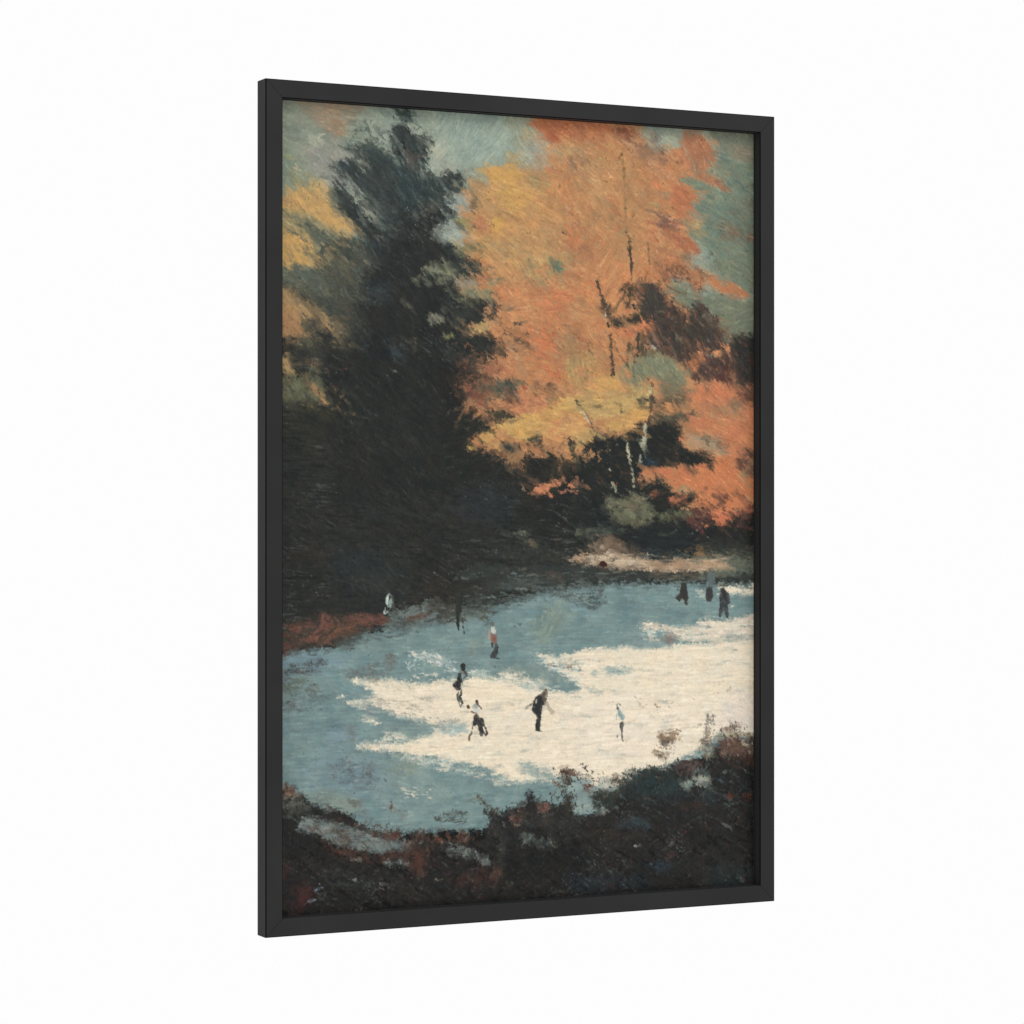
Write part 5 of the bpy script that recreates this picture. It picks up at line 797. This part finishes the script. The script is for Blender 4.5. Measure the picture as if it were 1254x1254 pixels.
    P((112, 92, 80), [878, 896, 886, 892, 896, 884, 904, 886, 906, 893, 896, 896, 884, 900], e=1.8, r=.8, t=.52); P((164, 148, 112), [876, 898, 890, 896, 904, 896, 918, 898, 908, 903, 890, 903, 880, 904], e=2, r=.6, t=.52); P((100, 78, 68), [880, 904, 892, 902, 906, 904, 912, 914, 920, 912, 926, 916, 926, 926, 878, 926], e=2, r=.45)
    P((150, 140, 110), [862, 920, 876, 916, 874, 926, 862, 928], e=2.5, r=.6, o=.8); P((132, 108, 90), [914, 896, 922, 900, 922, 908, 914, 904], e=2, r=.9, t=.6); P((180, 170, 150), [908, 904, 920, 908, 918, 916, 910, 912], e=2, r=.7, t=.56, o=.8)


def skaters():
    P0, S0 = globals()['P'], globals()['S']
    def P(col, xy, e=.8, r=.3, t=.5, **k): P0(col, xy, fr=.3, e=min(e, .8) if e < 1.2 else e, r=.26 if e < 1.2 else r, t=.42 if e < 1.2 else t, **k)
    def S(col, w, xy, r=.25, w2=None, **k): S0(col, w + (.15 if w > 1.25 else -.1), xy, r=r * (.8 if w > 1.25 else 1.3), w2=None if w2 is None else w2 + .15, **k)
    K = (56, 58, 56)
    P((150, 168, 160), [475, 729, 478, 727, 481, 730, 482, 738, 480, 745, 476, 744, 473, 739, 473, 733], e=.7, r=.35); S((78, 80, 74), 1.8, [482, 731, 483, 738, 481, 744], r=.8); S((170, 184, 176), 1.2, [473, 744, 472, 751], r=.5); S((60, 62, 58), 1.4, [474, 744, 474, 749], r=.7); S((140, 146, 138), 1, [479, 745, 475, 750], r=.6)
    P((96, 100, 92), [482, 744, 486, 744, 484, 758, 480, 760], e=2, r=.8, t=.55, o=.7)
    S((50, 52, 49), 5, [563, 710, 564, 732], r=.8, w2=7, o=.8); S(K, 6, [563, 730, 562, 745, 561, 757], r=.5, w2=4); S((58, 60, 56), 2.6, [560, 756, 561, 764, 562, 771], r=.6, w2=1.6); S((66, 70, 66), 1.2, [567, 757, 568, 764, 569, 775], r=.5, w2=.8); S((72, 74, 68), 2, [558, 757, 552, 760], r=.9)
    S((110, 108, 98), 3, [603, 763, 604, 766], r=.5); P((196, 200, 188), [602, 767, 606, 768, 608, 773, 607, 777, 604, 777, 602, 773], e=.6, r=.3); P((132, 92, 82), [601, 772, 602, 776, 609, 777, 609, 786, 606, 790, 603, 788, 601, 780], e=.7, r=.3, c2=(144, 104, 92)); S((156, 146, 136), 1.3, [600, 772, 599.5, 782], r=.5); S((150, 130, 120), 1.1, [609.5, 772, 609, 778], r=.4)
    P((68, 70, 68), [606, 789, 609, 787, 611, 793, 610, 800, 608, 805, 602, 806, 601, 803, 604, 798, 606, 794], e=.7, r=.3); S((70, 72, 70), 1.6, [603, 788, 604, 792], r=.4); S((72, 76, 74), 1.3, [602, 805, 611, 806.5], r=.4)
    S(K, 6.4, [567.5, 815.5, 567.8, 819], r=.25, w2=5); P((54, 56, 55), [562, 824, 566, 823, 566, 829, 567, 834, 565, 840, 566, 845, 560, 846, 556, 841, 555, 838, 559, 834, 561, 829], e=.8, r=.4); S((130, 130, 120), 2, [565, 822, 569, 826, 570, 829], r=.6); S((80, 82, 76), 1.8, [570, 823, 572, 828, 568, 831], r=.6); S((96, 98, 88), 2, [567, 832, 567, 838], r=.8)
    S((96, 98, 90), 2, [562, 847, 561, 853, 563, 862, 565, 866], r=.8); S((76, 78, 74), 2.4, [565, 847, 564, 854, 567, 858, 565, 867], r=.9, w2=1.6)
    S((94, 76, 66), 2.8, [573.6, 865, 574.2, 866], r=.4); S((90, 66, 60), 3, [584.5, 859, 584.8, 862], r=.3); P((164, 170, 166), [580, 863, 584, 861, 587, 866, 584, 868, 579, 867], e=.8, r=.3); S((110, 106, 98), 1.4, [585, 862, 590, 868], r=.5); P((206, 208, 198), [580, 867, 589, 868, 589, 873, 581, 873], e=.8, r=.3); S((140, 110, 94), 1.4, [578.5, 871.5, 583, 873.5], r=.5)
    P((60, 61, 59), [581, 875, 585, 874, 588, 879, 592, 880, 594, 886, 592, 890, 593, 897, 592, 902, 588, 902, 587, 893, 585, 887, 581, 890, 579, 886, 580, 881], e=.8, r=.4); S((78, 76, 72), 1.8, [593, 888, 596, 894, 597, 898], r=.7); S((110, 104, 96), 1, [580, 889, 578, 897, 575.5, 902, 575, 907], r=.5); S((90, 88, 84), 1.6, [593, 897, 595, 900], r=.6)
    P((52, 54, 54), [656, 854, 661, 850, 664, 851, 666, 847, 668.5, 848, 668, 856, 668, 861, 665, 864, 664, 872, 663, 878, 661, 887, 659, 887, 658, 880, 656, 875, 652, 872, 652, 866, 653, 860], e=.8, r=.3); P((98, 88, 78), [663, 850, 666, 845, 670, 844, 671.5, 849, 670, 856, 668, 862, 665, 858], e=.6, r=.4); S((170, 158, 140), 1.2, [669.5, 849.5, 669, 853], r=.4); S((92, 70, 60), 1.4, [668, 844.5, 670, 845.5], r=.6); S((176, 170, 158), 1, [657, 857, 656.5, 861], r=.3); S((170, 164, 150), 1, [655, 865, 654, 867], r=.3)
    S((96, 92, 84), 1.6, [653, 861, 650, 863], r=.9, w2=.9, o=.8); S((130, 122, 108), .6, [649, 864, 644, 868], r=.9, o=.6); S((150, 140, 124), .7, [669, 861, 672, 867, 675, 871, 678, 873], r=1.2, o=.6); P((60, 61, 58), [657, 880, 663, 880, 662, 890, 662, 894, 666, 896, 660, 896, 656, 894, 656, 888], e=.6, r=.35); S((190, 180, 160), 1, [659.5, 889, 659.5, 893], r=.5)
    S((110, 108, 104), 1.8, [755.5, 863, 756.5, 868], r=.7); S((140, 140, 130), 1.4, [757, 861, 760, 863], r=.8); P((146, 168, 166), [756, 869, 759, 869, 762, 874, 765, 876, 764, 881, 761, 882, 758, 878, 756, 875], e=.8, r=.35); S((160, 180, 176), 1.3, [755.5, 873, 755, 881], r=.7)
    P((84, 86, 82), [759, 885, 763, 883, 764, 888, 763, 893, 760, 894, 759, 890], e=.7, r=.35); S((100, 106, 102), 2.6, [761.5, 893, 761.5, 902], r=.5, w2=2); S((100, 98, 90), 1, [761, 902, 763, 907], r=.4); S((130, 118, 108), .9, [759, 895, 756, 902], r=.6); S((130, 118, 108), .9, [767, 896, 769, 900], r=.6)
    P((66, 64, 58), [834, 716, 838, 713, 841, 716, 841, 724, 842, 730, 840, 740, 838, 739, 837, 733, 834, 731, 832, 726], e=.9, r=.4); S((90, 96, 92), 1.5, [833, 727, 829, 730, 828, 732], r=.8); S((80, 82, 78), 2, [834, 732, 832, 735], r=.7)
    P((92, 104, 104), [866, 705, 876, 702, 877, 718, 874, 720, 867, 716], e=1.5, r=.6, o=.85); P((70, 66, 66), [864.5, 722, 868, 718, 869, 722, 873, 723, 872, 731, 870, 735, 865, 737, 864, 730], e=.8, r=.45); S((176, 180, 170), 1, [866, 712, 866, 718], r=.4)
    P((76, 72, 70), [882, 722, 886, 721, 889, 725, 892, 727, 892, 734, 890, 736, 888, 732, 884, 728], e=.8, r=.4); S((74, 80, 80), 2.4, [883, 731, 882, 742, 881, 755], r=.8, w2=1.8); S((66, 70, 70), 3, [888, 730, 889, 742, 890, 755], r=.6, w2=2.2); S((96, 104, 104), 1.8, [885, 733, 886, 742, 884, 750], r=.8); S((130, 140, 140), 1, [880, 735, 879, 750], r=.6); S((90, 96, 96), 1.4, [892, 733, 893, 738], r=.5)
    S((62, 40, 38), 3.4, [737, 690, 739, 692], r=.2, w2=5)
    P0((80, 84, 84), [881, 721, 885, 719, 889, 724, 893, 727, 893.5, 736, 891, 741, 892, 753, 889, 757, 886, 748, 885, 742, 884, 750, 882, 757, 879.5, 754, 881, 742, 880.5, 732], e=.7, r=.34, t=.46, fr=.3, c2=(60, 64, 64), o=.95)
    P0((58, 56, 54), [883, 721, 886, 721, 889, 726, 891, 734, 889, 738, 885, 732], e=.6, r=.3, fr=.2, o=.8)
    P0((62, 62, 58), [834, 715, 840, 713, 841.5, 722, 843, 732, 841, 742, 838.5, 740, 838, 734, 834, 733, 831, 737, 828, 733, 833, 726], e=.7, r=.34, t=.46, fr=.3)
    P0((64, 64, 62), [865, 720, 872, 718, 873, 731, 870, 737, 865.5, 737, 864, 728], e=.7, r=.34, t=.46, fr=.3); P0((104, 116, 116), [866, 703, 875, 702, 876, 718, 870, 719, 866, 715], e=1, r=.5, fr=.3, o=.75)
    P0((124, 120, 114), [814, 776, 819, 774, 825, 777, 826, 787, 820, 790, 814, 786], e=1.2, r=.55, t=.48, fr=.5, c2=(150, 142, 134), o=.9)
    P0((52, 54, 52), [560, 728, 567, 728, 566, 742, 565, 754, 562, 758, 558, 756, 559, 744], e=.9, r=.4, fr=.4); P0((72, 76, 70), [552, 754, 570, 752, 572, 760, 556, 762], e=1.2, r=.9, t=.64, fr=.3, o=.8)
    P0((62, 40, 38), [733, 693, 736, 688, 740, 687, 743, 690, 743, 694], e=.6, r=.25, fr=0, t=.42)
    S((48, 50, 48), 3, [561, 756, 561.5, 768], r=.5, w2=1.6); S((64, 68, 64), 1.2, [478, 730, 477, 742], r=.8); S((196, 206, 194), 1.3, [475.5, 731, 475, 740], r=.6)
    BR = [(140, 114, 90), (120, 98, 80), (158, 142, 112), (104, 86, 74)]
    D(BR, [804, 890, 836, 892, 832, 912, 804, 914], 26, 3.4, 1.2, 90, 50, seed=150); D(BR, [796, 915, 824, 914, 816, 932, 806, 930], 20, 3.4, 1.2, 90, 50, seed=151)
    D([(128, 120, 108), (150, 142, 132), (104, 100, 92)], [862, 872, 872, 870, 876, 900, 868, 926, 856, 924, 860, 896], 44, 3.6, 1.1, 105, 25, seed=152)
    D([(112, 90, 76), (150, 128, 100), (96, 76, 66), (176, 162, 140), (84, 68, 60)], [876, 892, 900, 882, 923, 898, 923, 926, 874, 924], 84, 4, 1.5, 60, 50, seed=153)
    D([(120, 100, 84), (150, 130, 108)], [868, 904, 900, 880, 924, 880, 924, 900, 884, 908], 22, 3, 1., 120, 30, seed=154, o=.7)
    D([(60, 52, 46), (90, 70, 58), (52, 52, 48)], [676, 940, 706, 940, 706, 990, 688, 990], 50, 3.6, 1.3, 80, 40, seed=155)
    D([(70, 60, 52), (110, 84, 70), (60, 60, 54)], [700, 942, 790, 944, 780, 962, 730, 984, 710, 960], 60, 3.6, 1.2, 60, 50, seed=156, o=.85)
    D([(54, 54, 50), (70, 64, 56)], [584, 972, 600, 990, 646, 982, 648, 966, 662, 984, 700, 990, 640, 1000, 592, 996], 60, 4, 1.3, 80, 40, seed=157)
    D([(88, 96, 94), (106, 112, 106), (120, 110, 100)], [346, 810, 410, 810, 400, 860, 346, 866], 60, 3, 1., 10, 40, seed=158, o=.6)
    D([(110, 116, 110), (96, 90, 82)], [430, 885, 470, 885, 470, 960, 400, 960], 30, 3, 1., 20, 50, seed=159, o=.6)
    D([(74, 78, 72), (92, 96, 88)], [534, 994, 572, 992, 572, 1010, 540, 1010], 26, 6, 1.2, 165, 15, seed=160, o=.8)
    D([(212, 210, 192), (228, 214, 190)], [488, 964, 530, 962, 530, 978, 490, 976], 16, 6, 1.1, 5, 15, seed=161, o=.7)
    D([(150, 140, 130), (176, 166, 150)], [774, 850, 900, 842, 915, 880, 780, 880], 14, 3, .9, 30, 30, seed=162, o=.7)

picture()
DIR[(IMG.mean(2) < 95) & (np.arange(NY)[:, None] > .8 * NY)] = 0      # the scrub is painted in every direction
smear(2600, 11, 3.6, 11, 2, .5, .58)
smear(2500, 9, 3, 7, 3, .5)
smear(14000, 5, 1.3, 5, 4, .8)
RELIEF = finish()
skaters()

# ------------------------------------------------------------------ the framed picture as an object
def paint_mat(name, base, rough, spec, bump=0.0, scale=400):
    m = bpy.data.materials.new(name); m.use_nodes = True
    nt = m.node_tree; b = nt.nodes['Principled BSDF']
    b.inputs['Roughness'].default_value = rough
    b.inputs['Specular IOR Level'].default_value = spec
    b.inputs['IOR'].default_value = 1.09              # dead-flat paint, hardly any sheen at grazing angles
    tc = nt.nodes.new('ShaderNodeTexCoord')
    n = nt.nodes.new('ShaderNodeTexNoise'); n.inputs['Scale'].default_value = scale; n.inputs['Detail'].default_value = 3
    n2 = nt.nodes.new('ShaderNodeTexNoise'); n2.inputs['Scale'].default_value = 9; n2.inputs['Detail'].default_value = 4
    nt.links.new(tc.outputs['Object'], n.inputs['Vector']); nt.links.new(tc.outputs['Object'], n2.inputs['Vector'])
    r = nt.nodes.new('ShaderNodeValToRGB')
    r.color_ramp.elements[0].position = .3; r.color_ramp.elements[1].position = .7
    r.color_ramp.elements[0].color = [c * .9 for c in base] + [1]
    r.color_ramp.elements[1].color = [c * 1.1 for c in base] + [1]
    nt.links.new(n2.outputs['Fac'], r.inputs['Fac']); nt.links.new(r.outputs['Color'], b.inputs['Base Color'])
    if bump:
        bp = nt.nodes.new('ShaderNodeBump'); bp.inputs['Strength'].default_value = bump; bp.inputs['Distance'].default_value = .0003
        nt.links.new(n.outputs['Fac'], bp.inputs['Height']); nt.links.new(bp.outputs['Normal'], b.inputs['Normal'])
    return m

M_FRAME = paint_mat('satin_black_wood', (.0285, .0285, .0289), .5, .5, .25, 500)
M_EDGE = paint_mat('black_edge_shade', (.003, .003, .003), .6, .08)  # edge and gap shade put into the colour of chamfers and lip
M_BACK = paint_mat('grey_backing_card', (.20, .17, .13), .8, .2)

root = bpy.data.objects.new('framed_painting', None)
scene.collection.objects.link(root)
root.empty_display_size = .1
root.location = (PX, PD, EYE + PZ - FH / 2)
root.rotation_euler = (0, 0, YAW)
root['label'] = 'tall autumn skating scene painted in oils, in a thin matt black wooden frame'
root['category'] = 'painting'

def add_mesh(name, verts, faces, mats, parent, fm=None, smooth=False, label=None):
    me = bpy.data.meshes.new(name)
    me.from_pydata(verts, [], faces)
    for m in mats: me.materials.append(m)
    if fm is not None: me.polygons.foreach_set('material_index', fm)
    if smooth: me.polygons.foreach_set('use_smooth', [True] * len(faces))
    me.update()
    o = bpy.data.objects.new(name, me); scene.collection.objects.link(o); o.parent = parent
    if label: o['label'] = label
    return o

def rail(side):
    """one mitred length of frame moulding; the section runs (inset from the outer edge, depth)"""
    c = .0010; g = .0002; lip = .0011
    sec = [(0, FD), (0, c), (.00025, .00025), (c, 0), (FB - .0007, 0), (FB - .0002, .0002), (FB, .0014), (FB, FR - .0030), (FB + .0003, FR - .0026),
           (FB + .0003, FR - .0004), (FB - lip, FR - .0004), (FB - .006, FR + .001), (FB - .006, FD)]
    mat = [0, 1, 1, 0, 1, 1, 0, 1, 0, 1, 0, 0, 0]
    if side == 'B': mat = [0, 1, 1, 0, 0, 0, 0, 0, 0, 0, 0, 0, 0]  # the inner edge facing up gets no painted shade
    W, H = FW / 2, FH / 2
    ends = []
    for e in (-1, 1):
        ring = []
        for d, y in sec:
            if side in 'TB':
                s = 1 if side == 'T' else -1
                x = e * (W - d - g); z = s * (H - d)
            else:
                s = 1 if side == 'R' else -1
                x = s * (W - d); z = e * (H - d - g)
            ring.append((x, y, z + H))
        ends.append(ring)
    n = len(sec); v = ends[0] + ends[1]; f = []; fm = []
    flip = side in 'RB'
    for i in range(n):
        j = (i + 1) % n
        q = [i, j, n + j, n + i]
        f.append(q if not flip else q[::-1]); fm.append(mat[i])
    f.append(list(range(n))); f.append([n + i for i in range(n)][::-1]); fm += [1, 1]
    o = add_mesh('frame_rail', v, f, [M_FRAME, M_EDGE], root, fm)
    import bmesh
    bm = bmesh.new(); bm.from_mesh(o.data); bmesh.ops.recalc_face_normals(bm, faces=bm.faces); bm.to_mesh(o.data); bm.free()
    return o
for side in 'TBLR':
    rail(side)

# canvas: one dense sheet that carries the pigment and the relief of the brushwork
SPEC, GAINP = 0.0135, 1.085
def lin(c):
    c = c / 255.0
    return np.where(c <= .04045, c / 12.92, ((c + .055) / 1.055) ** 2.4)
jj, ii = np.mgrid[0:NY + 1, 0:NX + 1]
hh = np.pad(RELIEF, ((0, 1), (0, 1)), 'edge')
hh = np.clip(hh, -2.5, 2.5) * (1 - .55 * np.pad((IMG.mean(2) > 185) | ((IMG[..., 2] > IMG[..., 0] + 4) & (IMG.mean(2) > 100)), ((0, 1), (0, 1)), 'edge'))
over = .0009                              # tucked a hair under the lip of the frame
X = (ii / NX - .5) * (OW + 2 * over); Z = FH / 2 + (.5 - jj / NY) * (OH + 2 * over)
Yd = FR - hh * .00006
co = np.stack([X, Yd, Z], 2).reshape(-1, 3).astype(np.float32)
nv = co.shape[0]; idx = (jj[:-1, :-1] * (NX + 1) + ii[:-1, :-1]).ravel()
quads = np.stack([idx, idx + NX + 1, idx + NX + 2, idx + 1], 1).astype(np.int32)
me = bpy.data.meshes.new('canvas')
me.vertices.add(nv); me.vertices.foreach_set('co', co.ravel())
me.loops.add(quads.size); me.loops.foreach_set('vertex_index', quads.ravel())
me.polygons.add(len(quads)); me.polygons.foreach_set('loop_start', np.arange(0, quads.size, 4, dtype=np.int32))
me.update(calc_edges=True)
me.polygons.foreach_set('use_smooth', np.ones(len(quads), bool))
col = lin(np.pad(IMG, ((0, 1), (0, 1), (0, 0)), 'edge').astype(np.float64))
col = np.clip((col - SPEC) / GAINP, .0015, .95)
at = me.color_attributes.new('pigment', 'FLOAT_COLOR', 'POINT')
at.data.foreach_set('color', np.concatenate([col, np.ones(col.shape[:2] + (1,))], 2).astype(np.float32).ravel())
m = bpy.data.materials.new('oil_paint'); m.use_nodes = True
nt = m.node_tree; b = nt.nodes['Principled BSDF']
b.inputs['Roughness'].default_value = .5; b.inputs['Specular IOR Level'].default_value = .18
a = nt.nodes.new('ShaderNodeVertexColor'); a.layer_name = 'pigment'
nt.links.new(a.outputs['Color'], b.inputs['Base Color'])
me.materials.append(m)
cv = bpy.data.objects.new('canvas', me); scene.collection.objects.link(cv); cv.parent = root
cv['label'] = 'oil painting of a dark pine, orange maples and small skaters on a sunlit frozen lake'

# plain card closing the back
w, h = FW / 2 - .008, FH / 2 - .008
y0, y1 = FR + .0030, FR + .0055
bv = [(x, y, FH / 2 + z) for y in (y0, y1) for x, z in ((-w, -h), (w, -h), (w, h), (-w, h))]
add_mesh('backing_board', bv, [(0, 1, 2, 3), (7, 6, 5, 4), (0, 4, 5, 1), (1, 5, 6, 2), (2, 6, 7, 3), (3, 7, 4, 0)], [M_BACK], root)
